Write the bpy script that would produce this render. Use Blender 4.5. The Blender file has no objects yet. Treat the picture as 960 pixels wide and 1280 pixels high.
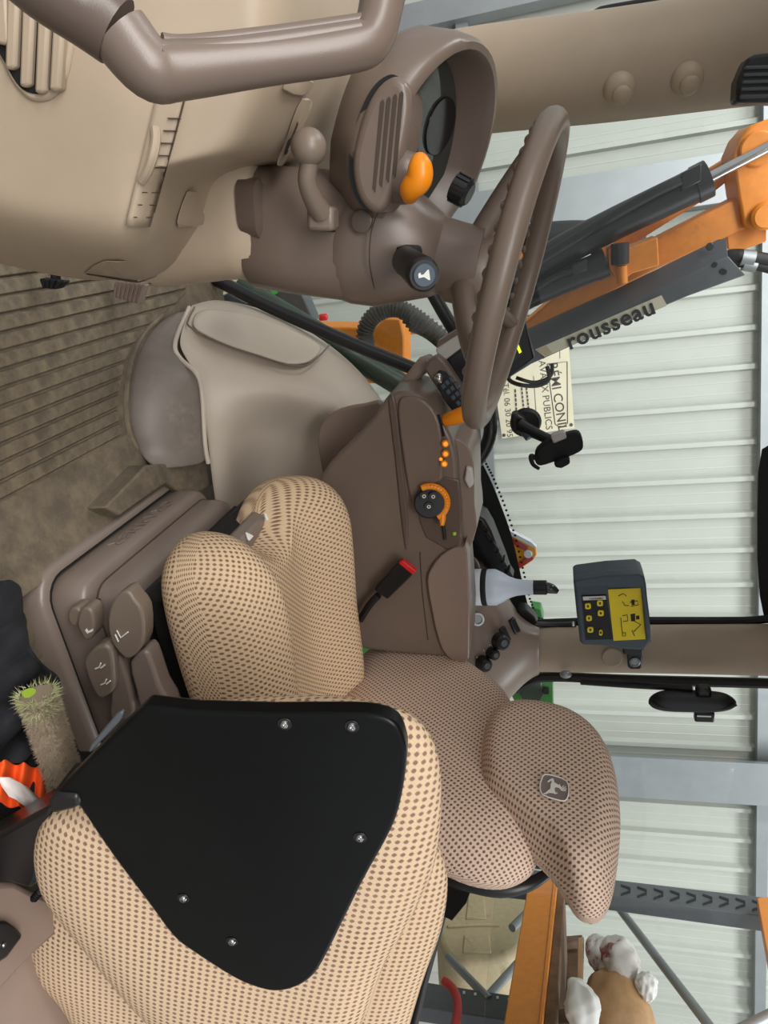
import bpy, bmesh, math, random
from mathutils import Vector as V, Matrix
random.seed(7)
scene = bpy.context.scene
C = scene.collection

# ------------------------------------------------------------------ camera
# World: +X rear of the tractor, +Y towards its right side, +Z up, cab floor at Z = 0.
# The photograph was taken with the phone turned, so the camera is rolled by about 90 degrees.
F, H = 860.0, 0.84
AX = V((0.915603, 0.137808, -0.377730)); AY = V((-0.400191, 0.221294, -0.889312)); AZ = V((-0.038965, 0.965421, 0.257767))
cam_right = V((AX[0], AY[0], AZ[0])); cam_up = V((AX[1], AY[1], AZ[1])); cam_back = V((AX[2], AY[2], AZ[2]))
cd = bpy.data.cameras.new('camera'); cam = bpy.data.objects.new('camera', cd); C.objects.link(cam)
cd.sensor_fit = 'AUTO'; cd.sensor_width = 36.0; cd.lens = F / 1280.0 * 36.0
cd.clip_start = 0.02; cd.clip_end = 100
m = Matrix.Identity(4)
for i in range(3):
    m[i][0] = cam_up[i]; m[i][1] = -cam_right[i]; m[i][2] = cam_back[i]
m[2][3] = H
cam.matrix_world = m
scene.camera = cam

# ------------------------------------------------------------------ light
w = bpy.data.worlds.new('shed_daylight'); scene.world = w; w.use_nodes = True
bg = w.node_tree.nodes['Background']; bg.inputs[0].default_value = (0.96, 0.98, 1.0, 1); bg.inputs[1].default_value = 0.58
def area(name, loc, target, sx, sy, energy, col):
    l = bpy.data.lights.new(name, 'AREA'); l.shape = 'RECTANGLE'; l.size = sx; l.size_y = sy; l.energy = energy; l.color = col
    o = bpy.data.objects.new(name, l); C.objects.link(o); o.location = loc
    o.rotation_euler = (V(target) - V(loc)).to_track_quat('-Z', 'Y').to_euler(); return o
area('added_area_light', (-1.8, -2.6, 4.2), (0.4, 1.0, 0.4), 6.0, 1.8, 400, (1.0, 0.985, 0.96))  # added key light high outside the left door, for direction and contrast
area('added_area_light', (-3.2, 2.4, 5.0), (2.5, 4.4, 0.8), 4.0, 1.2, 230, (0.95, 0.98, 1.0))  # added light raking the shed wall so its ribs stand out
area('added_area_light', (4.5, 0.8, 5.2), (5.0, 3.8, 0.8), 4.0, 1.2, 210, (0.96, 0.98, 1.0))  # added light that brightens the wall behind the rear glass
scene.view_settings.view_transform = 'Standard'; scene.view_settings.look = 'None'
scene.view_settings.exposure = 0.12; scene.view_settings.gamma = 1.0; scene.view_settings.use_curve_mapping = False

# ------------------------------------------------------------------ helpers
def ray(px, py):
    c = V((py - 640.0, px - 480.0, -F)); return V((AX.dot(c), AY.dot(c), AZ.dot(c))) / F
def W(px, py, Y=None, X=None, Z=None):
    d = ray(px, py)
    t = Y / d.y if Y is not None else X / d.x if X is not None else (Z - H) / d.z
    p = d * t; p.z += H; return p
def WP(px, py, O, n):
    d = ray(px, py); c = V((0, 0, H)); t = (O - c).dot(n) / d.dot(n); return c + d * t
def lin(c): return tuple(((x / 255) / 12.92 if x <= 10 else (((x / 255) + 0.055) / 1.055) ** 2.4) for x in c)

def nodes(name):
    m = bpy.data.materials.new(name); m.use_nodes = True; nt = m.node_tree; b = nt.nodes['Principled BSDF']; return m, nt, b
def mix_rgb(nt, fac, a, b):
    n = nt.nodes.new('ShaderNodeMix'); n.data_type = 'RGBA'
    if hasattr(fac, 'name'): nt.links.new(fac, n.inputs[0])
    else: n.inputs[0].default_value = fac
    for i, c in ((6, a), (7, b)):
        if hasattr(c, 'name'): nt.links.new(c, n.inputs[i])
        else: n.inputs[i].default_value = (*c, 1)
    return n.outputs[2]
def noise(nt, scale, detail=4, rough=0.6, coord='Object', lo=None, hi=None, stretch=None):
    tc = nt.nodes.new('ShaderNodeTexCoord'); n = nt.nodes.new('ShaderNodeTexNoise')
    n.inputs['Scale'].default_value = scale; n.inputs['Detail'].default_value = detail; n.inputs['Roughness'].default_value = rough
    src = tc.outputs[coord]
    if stretch:
        mp = nt.nodes.new('ShaderNodeMapping'); mp.inputs['Scale'].default_value = stretch; nt.links.new(src, mp.inputs[0]); src = mp.outputs[0]
    nt.links.new(src, n.inputs['Vector'])
    if lo is None: return n.outputs[0]
    r = nt.nodes.new('ShaderNodeMapRange'); r.inputs[1].default_value = lo; r.inputs[2].default_value = hi
    nt.links.new(n.outputs[0], r.inputs[0]); return r.outputs[0]
def bump(nt, b, h, strength=0.2, dist=0.002):
    n = nt.nodes.new('ShaderNodeBump'); n.inputs['Strength'].default_value = strength; n.inputs['Distance'].default_value = dist
    nt.links.new(h, n.inputs['Height']); nt.links.new(n.outputs[0], b.inputs['Normal'])
def plastic(name, rgb, rough=0.5, var=0.06, grain=0.12, gscale=900, metal=0.0, spec=0.5):
    m, nt, b = nodes(name); c = lin(rgb)
    f = noise(nt, 6, 5, 0.65, lo=0.3, hi=0.7)
    nt.links.new(mix_rgb(nt, f, tuple(x * (1 - var) for x in c), tuple(min(1, x * (1 + var)) for x in c)), b.inputs['Base Color'])
    b.inputs['Roughness'].default_value = rough; b.inputs['Metallic'].default_value = metal
    b.inputs['Specular IOR Level'].default_value = spec
    if grain: bump(nt, b, noise(nt, gscale, 2), grain, 0.0006)
    return m
def dirty(name, rgb, dirt, amount=(0.5, 0.7), scale=9, rough=0.6, metal=0.0, fine=40, relief=0.25):
    m, nt, b = nodes(name)
    f1 = noise(nt, scale, 8, 0.72, lo=amount[0], hi=amount[1]); f2 = noise(nt, fine, 4, 0.6, lo=0.35, hi=0.75)
    a = mix_rgb(nt, f2, tuple(x * 0.85 for x in lin(rgb)), lin(rgb))
    nt.links.new(mix_rgb(nt, f1, a, lin(dirt)), b.inputs['Base Color'])
    b.inputs['Roughness'].default_value = rough; b.inputs['Metallic'].default_value = metal
    bump(nt, b, f1, relief, 0.002); return m
def fabric(name, cream, dots, P=0.0110, Q=0.0116, lo=0.02, hi=0.72):
    """cream weave with a staggered lattice of brown stitches, laid out in metres on the UV map"""
    m, nt, b = nodes(name)
    uv = nt.nodes.new('ShaderNodeUVMap'); sp = nt.nodes.new('ShaderNodeSeparateXYZ'); nt.links.new(uv.outputs[0], sp.inputs[0])
    def math_(op, a, v=None):
        n = nt.nodes.new('ShaderNodeMath'); n.operation = op
        nt.links.new(a, n.inputs[0])
        if v is not None:
            if hasattr(v, 'name'): nt.links.new(v, n.inputs[1])
            else: n.inputs[1].default_value = v
        return n.outputs[0]
    cx = math_('COSINE', math_('MULTIPLY', sp.outputs[0], 6.28318 / P)); cy = math_('COSINE', math_('MULTIPLY', sp.outputs[1], 6.28318 / Q))
    f = math_('MULTIPLY', cx, cy)
    r = nt.nodes.new('ShaderNodeMapRange'); r.interpolation_type = 'SMOOTHSTEP'; r.inputs[1].default_value = lo; r.inputs[2].default_value = hi; nt.links.new(f, r.inputs[0])
    g = noise(nt, 420, 3, 0.7, coord='UV', lo=0.3, hi=0.75); wv = noise(nt, 9, 4, 0.6, lo=0.3, hi=0.7)
    c1 = mix_rgb(nt, g, tuple(x * 0.80 for x in lin(cream)), lin(cream)); c2 = mix_rgb(nt, wv, lin(dots), tuple(min(1, x * 1.5) for x in lin(dots)))
    nt.links.new(mix_rgb(nt, r.outputs[0], c1, c2), b.inputs['Base Color'])
    b.inputs['Roughness'].default_value = 0.92; b.inputs['Specular IOR Level'].default_value = 0.15
    inv = math_('SUBTRACT', math_('MULTIPLY', r.outputs[0], -1.0), 0.0); bump(nt, b, inv, 0.7, 0.0012); return m
def glass(name, tint=(0.975, 0.992, 0.988), gloss=0.045):
    m = bpy.data.materials.new(name); m.use_nodes = True; nt = m.node_tree; nt.nodes.clear()
    o = nt.nodes.new('ShaderNodeOutputMaterial'); t = nt.nodes.new('ShaderNodeBsdfTransparent'); g = nt.nodes.new('ShaderNodeBsdfGlossy'); mx = nt.nodes.new('ShaderNodeMixShader')
    lw = nt.nodes.new('ShaderNodeLayerWeight'); lw.inputs[0].default_value = 0.5; pwr = nt.nodes.new('ShaderNodeMath'); pwr.operation = 'POWER'; pwr.inputs[1].default_value = 4.0; nt.links.new(lw.outputs['Facing'], pwr.inputs[0])
    fr = nt.nodes.new('ShaderNodeMath'); fr.operation = 'MULTIPLY_ADD'; fr.inputs[1].default_value = 0.5; fr.inputs[2].default_value = gloss * 0.5; nt.links.new(pwr.outputs[0], fr.inputs[0])
    t.inputs[0].default_value = (*tint, 1); g.inputs['Roughness'].default_value = 0.02
    nt.links.new(fr.outputs[0], mx.inputs[0]); nt.links.new(t.outputs[0], mx.inputs[1]); nt.links.new(g.outputs[0], mx.inputs[2]); nt.links.new(mx.outputs[0], o.inputs[0]); return m
def emit(name, rgb, s):
    m, nt, b = nodes(name); b.inputs['Base Color'].default_value = (*lin(rgb), 1); b.inputs['Emission Color'].default_value = (*lin(rgb), 1); b.inputs['Emission Strength'].default_value = s; return m

M = dict(
 beige=plastic('beige_plastic', (170, 152, 131), 0.5), pale=plastic('pale_beige_plastic', (190, 177, 162), 0.45),
 brown=plastic('brown_plastic', (112, 97, 87), 0.34), dbrown=plastic('dark_brown_plastic', (92, 78, 70), 0.34), wheel=plastic('wheel_leathered_plastic', (112, 97, 86), 0.38, grain=0.3, gscale=500),
 kick=dirty('scuffed_grey_panel', (118, 108, 100), (150, 140, 126), (0.58, 0.8), 7, 0.5), taupe=plastic('taupe_plastic', (133, 115, 104), 0.34),
 base=plastic('seat_base_plastic', (124, 110, 101), 0.34), floor=dirty('dusty_floor_mat', (96, 86, 72), (128, 113, 92), (0.4, 0.75), 22, 0.85), strip=dirty('dusty_floor_strip', (98, 88, 74), (134, 120, 97), (0.42, 0.7), 30, 0.6, fine=90),
 black=plastic('black_plastic', (22, 22, 24), 0.38), mattblack=plastic('matt_black', (14, 14, 15), 0.7), plate=plastic('black_painted_plate', (9, 10, 11), 0.33, var=0.3, grain=0.05, gscale=120, spec=0.22), rubber=plastic('black_rubber', (18, 18, 18), 0.6, grain=0),
 orange=plastic('orange_plastic', (236, 138, 12), 0.35), armo=dirty('worn_orange_paint', (232, 140, 42), (150, 92, 40), (0.62, 0.82), 9, 0.5, relief=0.03), armg=dirty('grey_painted_steel', (80, 84, 88), (110, 112, 114), (0.6, 0.85), 6, 0.45, relief=0.03), cyl=dirty('black_cylinder_paint', (36, 36, 37), (74, 70, 66), (0.6, 0.9), 9, 0.4, relief=0.03),
 chrome=plastic('polished_steel', (190, 190, 190), 0.2, metal=1.0, grain=0), steel=plastic('galvanised_steel', (150, 154, 156), 0.45, metal=0.6), white=plastic('white_plastic', (228, 232, 238), 0.4), silver=plastic('silver_trim', (190, 184, 180), 0.35),
 wall=plastic('painted_sheet_metal', (176, 179, 170), 0.45, var=0.03, grain=0), rib=plastic('painted_sheet_rib', (180, 183, 175), 0.4, var=0.03, grain=0),
 concrete=dirty('concrete_ground', (128, 126, 118), (98, 95, 86), (0.4, 0.7), 1.5, 0.9), green=plastic('green_paint', (60, 132, 62), 0.35), dgreen=plastic('dark_green_paint', (44, 62, 48), 0.35),
 red=plastic('red_plastic', (200, 34, 32), 0.4), yellow=plastic('yellow_label', (246, 218, 8), 0.45, grain=0), reflorange=plastic('reflector_orange', (240, 165, 10), 0.3), reflred=plastic('reflector_red', (196, 40, 40), 0.3),
 label=plastic('cream_sign_board', (214, 206, 180), 0.6), ink=plastic('dark_print', (70, 62, 60), 0.7, grain=0), blackink=plastic('black_print', (20, 20, 22), 0.6, grain=0), paleink=plastic('pale_print', (226, 224, 218), 0.6, grain=0), box=plastic('blue_grey_housing', (70, 82, 94), 0.5), sticker=plastic('worn_sticker', (202, 196, 172), 0.6),
 cream=fabric('woven_seat_fabric', (220, 192, 158), (122, 94, 76)), padcream=fabric('woven_pad_fabric', (220, 192, 160), (124, 98, 84), 0.0130, 0.0138), mauve=fabric('woven_back_fabric', (228, 202, 182), (112, 86, 74), 0.0112, 0.0118),
 cloth=dirty('black_cloth', (26, 27, 32), (40, 42, 50), (0.5, 0.8), 20, 0.95), ocloth=plastic('fluorescent_orange_cloth', (252, 92, 22), 0.8), wcloth=plastic('pale_reflective_tape', (214, 206, 200), 0.5),
 wood=dirty('old_wood', (120, 92, 66), (80, 60, 44), (0.4, 0.7), 12, 0.8), paper=dirty('brown_paper', (190, 150, 106), (160, 122, 84), (0.4, 0.7), 8, 0.85), rag=dirty('stained_rag', (206, 200, 194), (140, 60, 58), (0.55, 0.62), 9, 0.9), wrag=plastic('white_rag', (226, 224, 220), 0.9),
 tank=dirty('dusty_beige_tank', (186, 170, 134), (120, 104, 76), (0.58, 0.72), 6, 0.6), bristle=plastic('dried_bristles', (142, 128, 108), 0.9, grain=0), bristleg=plastic('green_bristles', (172, 172, 128), 0.9, grain=0), lime=plastic('lime_plastic', (160, 190, 60), 0.5),
 glass=glass('clear_window_glass'), screen=plastic('dark_screen', (24, 22, 26), 0.15, grain=0), lens=plastic('instrument_glass', (60, 62, 60), 0.05, grain=0), litedge=emit('lit_screen_edge', (205, 225, 40), 1.2), litbtn=emit('lit_orange_button', (255, 140, 20), 0.9),
 blue=plastic('blue_label', (50, 110, 190), 0.4), bottle=plastic('translucent_white_bottle', (214, 224, 240), 0.35), emblem=plastic('emblem_mauve', (128, 112, 108), 0.6), hose=dirty('grey_hydraulic_hose', (86, 82, 78), (120, 112, 100), (0.5, 0.8), 15, 0.7), redhose=dirty('red_hose', (176, 50, 48), (120, 60, 50), (0.6, 0.85), 9, 0.6),
 dark=plastic('shadow_gap_black', (10, 10, 10), 0.9, grain=0), seam=plastic('seam_brown', (70, 58, 48), 0.8, grain=0), vis=plastic('lever_grey_brown', (120, 106, 94), 0.4),
)
wl = {}
def tag(o, label=None, cat=None, group=None, kind=None):
    for k, v in (('label', label), ('category', cat), ('group', group), ('kind', kind)):
        if v: o[k] = v
    return o
def thing(name, loc, label, cat, group=None, kind=None):
    o = bpy.data.objects.new(name, None); o.empty_display_size = 0.05; C.objects.link(o); o.location = loc; wl[o.name] = V(loc); return tag(o, label, cat, group, kind)
def mesh(name, verts, faces, mat, parent=None, sub=0, bevel=0.0, seg=2, solid=0.0, uvs=None, ang=38, flat=False):
    verts = [V(v) for v in verts]
    lo = V((min(v.x for v in verts), min(v.y for v in verts), min(v.z for v in verts))); hi = V((max(v.x for v in verts), max(v.y for v in verts), max(v.z for v in verts)))
    c = (lo + hi) / 2
    me = bpy.data.meshes.new(name); me.from_pydata([v - c for v in verts], [], faces)
    if uvs:
        l = me.uv_layers.new(name='UVMap')
        for lp in me.loops: l.data[lp.index].uv = uvs[lp.vertex_index]
    bm = bmesh.new(); bm.from_mesh(me); bmesh.ops.recalc_face_normals(bm, faces=bm.faces); bm.to_mesh(me); bm.free()
    if not flat:
        for p in me.polygons: p.use_smooth = True
        if not sub: me.set_sharp_from_angle(angle=math.radians(ang))
    me.materials.append(M[mat] if isinstance(mat, str) else mat)
    o = bpy.data.objects.new(name, me); C.objects.link(o)
    if parent is not None: o.parent = parent; o.location = c - wl[parent.name]
    else: o.location = c
    wl[o.name] = c
    if solid:
        s = o.modifiers.new('thickness', 'SOLIDIFY'); s.thickness = solid; s.offset = -1
    if bevel:
        b = o.modifiers.new('bevel', 'BEVEL'); b.width = bevel; b.segments = seg; b.limit_method = 'ANGLE'; b.angle_limit = math.radians(40); b.harden_normals = False
    if sub:
        s = o.modifiers.new('smooth', 'SUBSURF'); s.levels = sub; s.render_levels = sub
    return o
def smooth(pts, per=4, closed=True):
    pts = [V(p) for p in pts]; n = len(pts); out = []
    for i in range(n if closed else n - 1):
        if closed: a, b, c, d = pts[i - 1], pts[i], pts[(i + 1) % n], pts[(i + 2) % n]
        else: a, b, c, d = pts[max(i - 1, 0)], pts[i], pts[i + 1], pts[min(i + 2, n - 1)]
        for k in range(per):
            t = k / per
            out.append(0.5 * ((2 * b) + (c - a) * t + (2 * a - 5 * b + 4 * c - d) * t * t + (3 * b - a - 3 * c + d) * t ** 3))
    if not closed: out.append(pts[-1].copy())
    return out
def prism(name, pts, vec, mat, parent=None, bevel=0.0, seg=2, sm=0):
    if sm: pts = smooth(pts, sm)
    n = len(pts); vec = V(vec); v = [V(p) for p in pts] + [V(p) + vec for p in pts]
    f = [list(range(n)), list(range(2 * n - 1, n - 1, -1))] + [[i, (i + 1) % n, n + (i + 1) % n, n + i] for i in range(n)]
    return mesh(name, v, f, mat, parent, bevel=bevel, seg=seg)
def pw(px, Y, off=0.0):     # photo outline -> points on a plane of constant Y
    return [W(x, y, Y=Y + off) for x, y in px]
def panel(name, px, Y, th, mat, parent=None, bevel=0.0, sm=0, seg=2):
    if sm: px = [(p.x, p.y) for p in smooth([(x, y, 0) for x, y in px], sm)]
    return prism(name, pw(px, Y), (0, th, 0), mat, parent, bevel, seg)
def box(name, lo, hi, mat, parent=None, bevel=0.0, rz=0.0, seg=2):
    lo, hi = V(lo), V(hi); c = (lo + hi) / 2
    v = [V((x, y, z)) for x in (lo.x, hi.x) for y in (lo.y, hi.y) for z in (lo.z, hi.z)]
    if rz:
        R = Matrix.Rotation(rz, 3, 'Z'); v = [c + R @ (p - c) for p in v]
    f = [(0, 1, 3, 2), (4, 6, 7, 5), (0, 4, 5, 1), (2, 3, 7, 6), (0, 2, 6, 4), (1, 5, 7, 3)]
    return mesh(name, v, f, mat, parent, bevel=bevel, seg=seg)
def frame(d):
    d = d.normalized(); a = V((0, 0, 1)) if abs(d.z) < 0.9 else V((0, 1, 0)); x = a.cross(d).normalized(); return x, d.cross(x).normalized()
def obox(name, c, ex, ey, ez, sx, sy, sz, mat, parent=None, bevel=0.0):   # oriented box
    ex, ey, ez = ex.normalized(), ey.normalized(), ez.normalized()
    p = [c - ex * sx / 2 - ey * sy / 2 - ez * sz / 2, c + ex * sx / 2 - ey * sy / 2 - ez * sz / 2, c + ex * sx / 2 + ey * sy / 2 - ez * sz / 2, c - ex * sx / 2 + ey * sy / 2 - ez * sz / 2]
    return prism(name, p, ez * sz, mat, parent, bevel)
def tube(name, pts, r, mat, parent=None, n=12, per=5, closed=False, flat=1.0, caps=True):
    k = len(pts); rs = r if isinstance(r, (list, tuple)) else [r] * k
    P = smooth([V((*p, 0)).to_3d() if len(p) == 2 else V(p) for p in pts], per, closed)
    Rr = smooth([V((q, 0, 0)) for q in rs], per, closed); Rr = [q.x for q in Rr]
    N = len(P); rings = []; x = None
    for i in range(N):
        t = (P[(i + 1) % N] - P[i - 1]) if closed else (P[min(i + 1, N - 1)] - P[max(i - 1, 0)])
        t = t.normalized()
        if x is None: x, _ = frame(t)
        x = (x - t * x.dot(t)).normalized(); y = t.cross(x)
        rings.append([P[i] + (x * math.cos(2 * math.pi * j / n) + y * math.sin(2 * math.pi * j / n) * flat) * Rr[i] for j in range(n)])
    return loft(name, rings, mat, parent, closed=closed, caps=caps)
def loft(name, rings, mat, parent=None, closed=False, caps=True, sub=0, bevel=0.0, ang=38):
    n = len(rings[0]); N = len(rings); v = [p for r in rings for p in r]; f = []; uvs = []
    acc = 0
    for i, r in enumerate(rings):
        if i: acc += sum((a - b).length for a, b in zip(r, rings[i - 1])) / n
        per = 0
        for j in range(n):
            uvs.append((per, acc)); per += (r[(j + 1) % n] - r[j]).length
    for i in range(N if closed else N - 1):
        a, b = i * n, ((i + 1) % N) * n
        for j in range(n): f.append((a + j, a + (j + 1) % n, b + (j + 1) % n, b + j))
    if caps and not closed: f.append(tuple(range(n))); f.append(tuple(range((N - 1) * n, N * n)))
    return mesh(name, v, f, mat, parent, sub=sub, bevel=bevel, uvs=uvs, ang=ang)
def lathe(name, prof, O, axis, mat, parent=None, n=28, caps=True):
    ax = V(axis).normalized(); x, y = frame(ax); O = V(O)
    return loft(name, [[O + ax * h + (x * math.cos(2 * math.pi * j / n) + y * math.sin(2 * math.pi * j / n)) * max(r, 1e-4) for j in range(n)] for r, h in prof], mat, parent, caps=caps)
def disc(name, c, axis, r, th, mat, parent=None, n=24):
    b = min(th, r) * 0.3
    return lathe(name, [(r - b, 0), (r, b), (r, th - b), (r - b, th)], c, axis, mat, parent, n)
def ball(name, c, r, mat, parent=None, axis=(0, 0, 1), sq=1.0, n=20):
    return lathe(name, [(r * math.sin(math.pi * k / 12), -r * sq * math.cos(math.pi * k / 12)) for k in range(13)], c, axis, mat, parent, n, caps=False)
def grid(name, rows, mat, parent=None, sub=2, solid=0.0, du=None, bevel=0):
    R, K = len(rows), len(rows[0]); v = [V(p) for r in rows for p in r]; f = []; uvs = []
    for i in range(R):
        for j in range(K):
            u = sum((V(rows[R // 2][q]) - V(rows[R // 2][q - 1])).length for q in range(1, j + 1)); t = sum((V(rows[q][j]) - V(rows[q - 1][j])).length for q in range(1, i + 1)); uvs.append((u, t))
    for i in range(R - 1):
        for j in range(K - 1): f.append((i * K + j, i * K + j + 1, (i + 1) * K + j + 1, (i + 1) * K + j))
    return mesh(name, v, f, mat, parent, sub=sub, solid=solid, uvs=uvs)
def pillow(name, pts, en, tf, tb, mat, parent=None, s_in=0.72, per=3, edge=0.0, sub=1, warp=None, rot=0.0):
    """closed cushion: outline (coplanar points), dome tf along en and tb against it"""
    P = smooth(pts, per); n = len(P); en = V(en).normalized(); c = sum(P, V()) / n
    ex, ey = frame(en); ca, sa = math.cos(rot), math.sin(rot); ex, ey = ex * ca + ey * sa, ey * ca - ex * sa
    R = sum((p - c).length for p in P) / n
    S = [1.0, 0.985, 0.955, 0.91, 0.85, 0.78, 0.7, 0.55, 0.38, 0.2]
    rings = []; lens = []
    def h(s, t):
        q = max(0.0, (s - s_in) / (1 - s_in)); return t * math.sqrt(max(0, 1 - q * q))
    seq = [(s, -1) for s in reversed(S[1:])] + [(s, 1) for s in S]
    v = []; uvs = []; f = []
    for s, sg in seq:
        hh = h(s, tf if sg > 0 else tb) * sg
        # arc length from the centre outwards keeps the weave from stretching down the sides
        L = 0; ps, ph = 0.0, h(0, tf if sg > 0 else tb)
        k = 30
        for q in range(1, k + 1):
            s2 = s * q / k; h2 = h(s2, tf if sg > 0 else tb); L += math.hypot((s2 - ps) * R, h2 - ph); ps, ph = s2, h2
        for p in P:
            d = p - c; q = c + d * s + en * hh
            if warp: q = warp(q, s)
            v.append(q)
            u = d.normalized(); ln = d.length / R * L if sg > 0 else d.length / R * (2.0 * R - L)
            uvs.append((u.dot(ex) * ln, u.dot(ey) * ln))
    for i in range(len(seq) - 1):
        for j in range(n): f.append((i * n + j, i * n + (j + 1) % n, (i + 1) * n + (j + 1) % n, (i + 1) * n + j))
    f.append(tuple(range(n))); f.append(tuple(range((len(seq) - 1) * n, len(seq) * n)))
    return mesh(name, v, f, mat, parent, sub=sub, uvs=uvs)
def text(name, s, O, ex, ey, size, mat, parent=None, th=0.0006, bold=0.0, spacing=1.0, align='CENTER'):
    cu = bpy.data.curves.new(name, 'FONT'); cu.body = s; cu.size = 1.0; cu.extrude = th / size; cu.offset = bold; cu.space_character = spacing
    cu.align_x = align; cu.align_y = 'CENTER'; cu.resolution_u = 3
    o = bpy.data.objects.new('t', cu); C.objects.link(o)
    me = bpy.data.meshes.new_from_object(o.evaluated_get(bpy.context.evaluated_depsgraph_get()))
    ex, ey = ex.normalized(), ey.normalized(); ez = ex.cross(ey)
    v = [O + (ex * p.co.x + ey * p.co.y + ez * p.co.z) * size for p in me.vertices]; f = [tuple(p.vertices) for p in me.polygons]
    bpy.data.objects.remove(o); bpy.data.curves.remove(cu); bpy.data.meshes.remove(me)
    return mesh(name, v, f, mat, parent, flat=True)
def crumple(name, c, rx, ry, rz, mat, parent=None, seed=1, amp=0.35, n=26, zmin=None):
    rnd = random.Random(seed); waves = [(V((rnd.gauss(0, 1), rnd.gauss(0, 1), rnd.gauss(0, 1))).normalized() * rnd.uniform(2, 9), rnd.uniform(0, 6.3), rnd.uniform(0.3, 1)) for _ in range(14)]
    rings = []
    for i in range(n + 1):
        th = math.pi * i / n; r = []
        for j in range(2 * n):
            ph = math.pi * j / n; d = V((math.sin(th) * math.cos(ph), math.sin(th) * math.sin(ph), math.cos(th)))
            q = sum(a * (1 - abs(math.sin(d.dot(k) + p))) / k.length for k, p, a in waves)
            s = 1 - amp * 0.5 + amp * 0.42 * q
            p = c + V((d.x * rx, d.y * ry, d.z * rz)) * s
            if zmin is not None: p.z = max(p.z, zmin)
            r.append(p)
        rings.append(r)
    return loft(name, rings, mat, parent, caps=False, ang=60)
X_, Y_, Z_ = V((1, 0, 0)), V((0, 1, 0)), V((0, 0, 1))

# ------------------------------------------------------------------ the cab shell
XR = 1.36                                     # rear glass
fl = box('floor', (-0.75, 0.12, -0.05), (1.42, 1.72, 0.0), 'floor'); tag(fl, 'dusty brown cab floor mat with raised cross strips', 'floor', kind='structure')
def floor_end(x):
    pts = [(-1, 1.68), (0.08, 1.55), (0.11, 1.38), (0.14, 1.30), (0.17, 1.24), (0.24, 1.18), (0.31, 1.16), (0.5, 1.16)]
    for (a, b), (c, d) in zip(pts, pts[1:]):
        if a <= x <= c: return b + (d - b) * (x - a) / (c - a)
    return 1.16
gx = 0.300
while gx > -0.5:
    a, b = gx - 0.0225, gx - 0.0015
    y1 = floor_end(b) - 0.022; y2 = floor_end(a) - 0.022
    prism('floor_strip', [V((a, 0.14, -0.001)), V((b, 0.14, -0.001)), V((b, y1, -0.001)), V((a, y2, -0.001))], (0, 0, 0.006), 'strip', fl, bevel=0.0015, seg=1)
    gx -= 0.026
# sloping toe of the mat in front of the seat base
prism('mat_riser', [V((0.305, 0.14, 0.0)), V((0.44, 0.14, 0.0)), V((0.44, 0.14, 0.03)), V((0.40, 0.14, 0.012))], (0, 1.05, 0), 'floor', fl)
prism('sill_plate', [W(x, y, Z=0.05) for x, y in ((184, 581), (258, 577), (266, 606), (235, 622), (208, 604), (150, 645), (132, 634))], (0, 0, -0.049), 'floor', fl, bevel=0.004)
disc('sill_screw', W(232, 579, Z=0.051), Z_, 0.005, 0.003, 'dark', fl, n=12)
rf = box('ceiling', (-0.85, -0.05, 1.62), (1.6, 1.85, 1.72), 'pale'); tag(rf, 'beige headliner under the cab roof', 'ceiling', kind='structure')
def struct(o, label, cat): return tag(o, label, cat, kind='structure')
ap = tube('trim_1', [W(330, 146, Y=1.62), W(420, 133, Y=1.62), W(520, 116, Y=1.62), W(601, 102, Y=1.62), W(762, 84, Y=1.62), W(919, 63, Y=1.62), W(1030, 50, Y=1.62)], 0.094, 'beige', n=28)
struct(ap, 'wide beige tubular windscreen pillar with small round caps', 'pillar')
for x, y in ((774, 110), (859, 98), (437, 156)):
    c = W(x, y, Y=1.54); k = ball('pillar_cap', c, 0.029, 'beige', ap, axis=(0.15, -0.6, 0.1), sq=0.75)
    ball('cap_bead', W(x + 3, y + 9, Y=1.52), 0.017, 'beige', k, axis=(0.3, -0.5, 0), sq=0.5)
tube('window_seal', [W(430, 82, Y=1.6), W(470, 73, Y=1.6), W(600, 52, Y=1.6), W(730, 35, Y=1.6), W(960, 8, Y=1.6), W(1020, 1, Y=1.6)], 0.009, 'rubber', ap, n=8)
# right rear pillar
bp = tube('trim_2', [W(655, 812, Y=1.65), W(680, 811, Y=1.65), W(720, 811, Y=1.65), W(820, 811, Y=1.65), W(960, 812, Y=1.65), W(1075, 813, Y=1.65)], [0.060, 0.0625, 0.0635, 0.0645, 0.066, 0.066], 'beige', n=28)
struct(bp, 'beige rear side pillar behind the black and yellow control box', 'pillar')
tube('window_seal', [W(668, 779, Y=1.70), W(760, 776, Y=1.70), W(900, 776, Y=1.70), W(945, 775, Y=1.70), W(1010, 768, Y=1.7)], 0.011, 'rubber', bp, n=8)
tube('window_seal', [W(645, 862, Y=1.66), W(662, 851, Y=1.66), W(690, 846, Y=1.66), W(800, 850, Y=1.66), W(1040, 856, Y=1.66)], 0.014, 'rubber', bp, n=8)
c = W(765, 821, Y=1.59); disc('pillar_cap', c, (-0.15, -1, 0.05), 0.026, 0.006, 'beige', bp)
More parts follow.
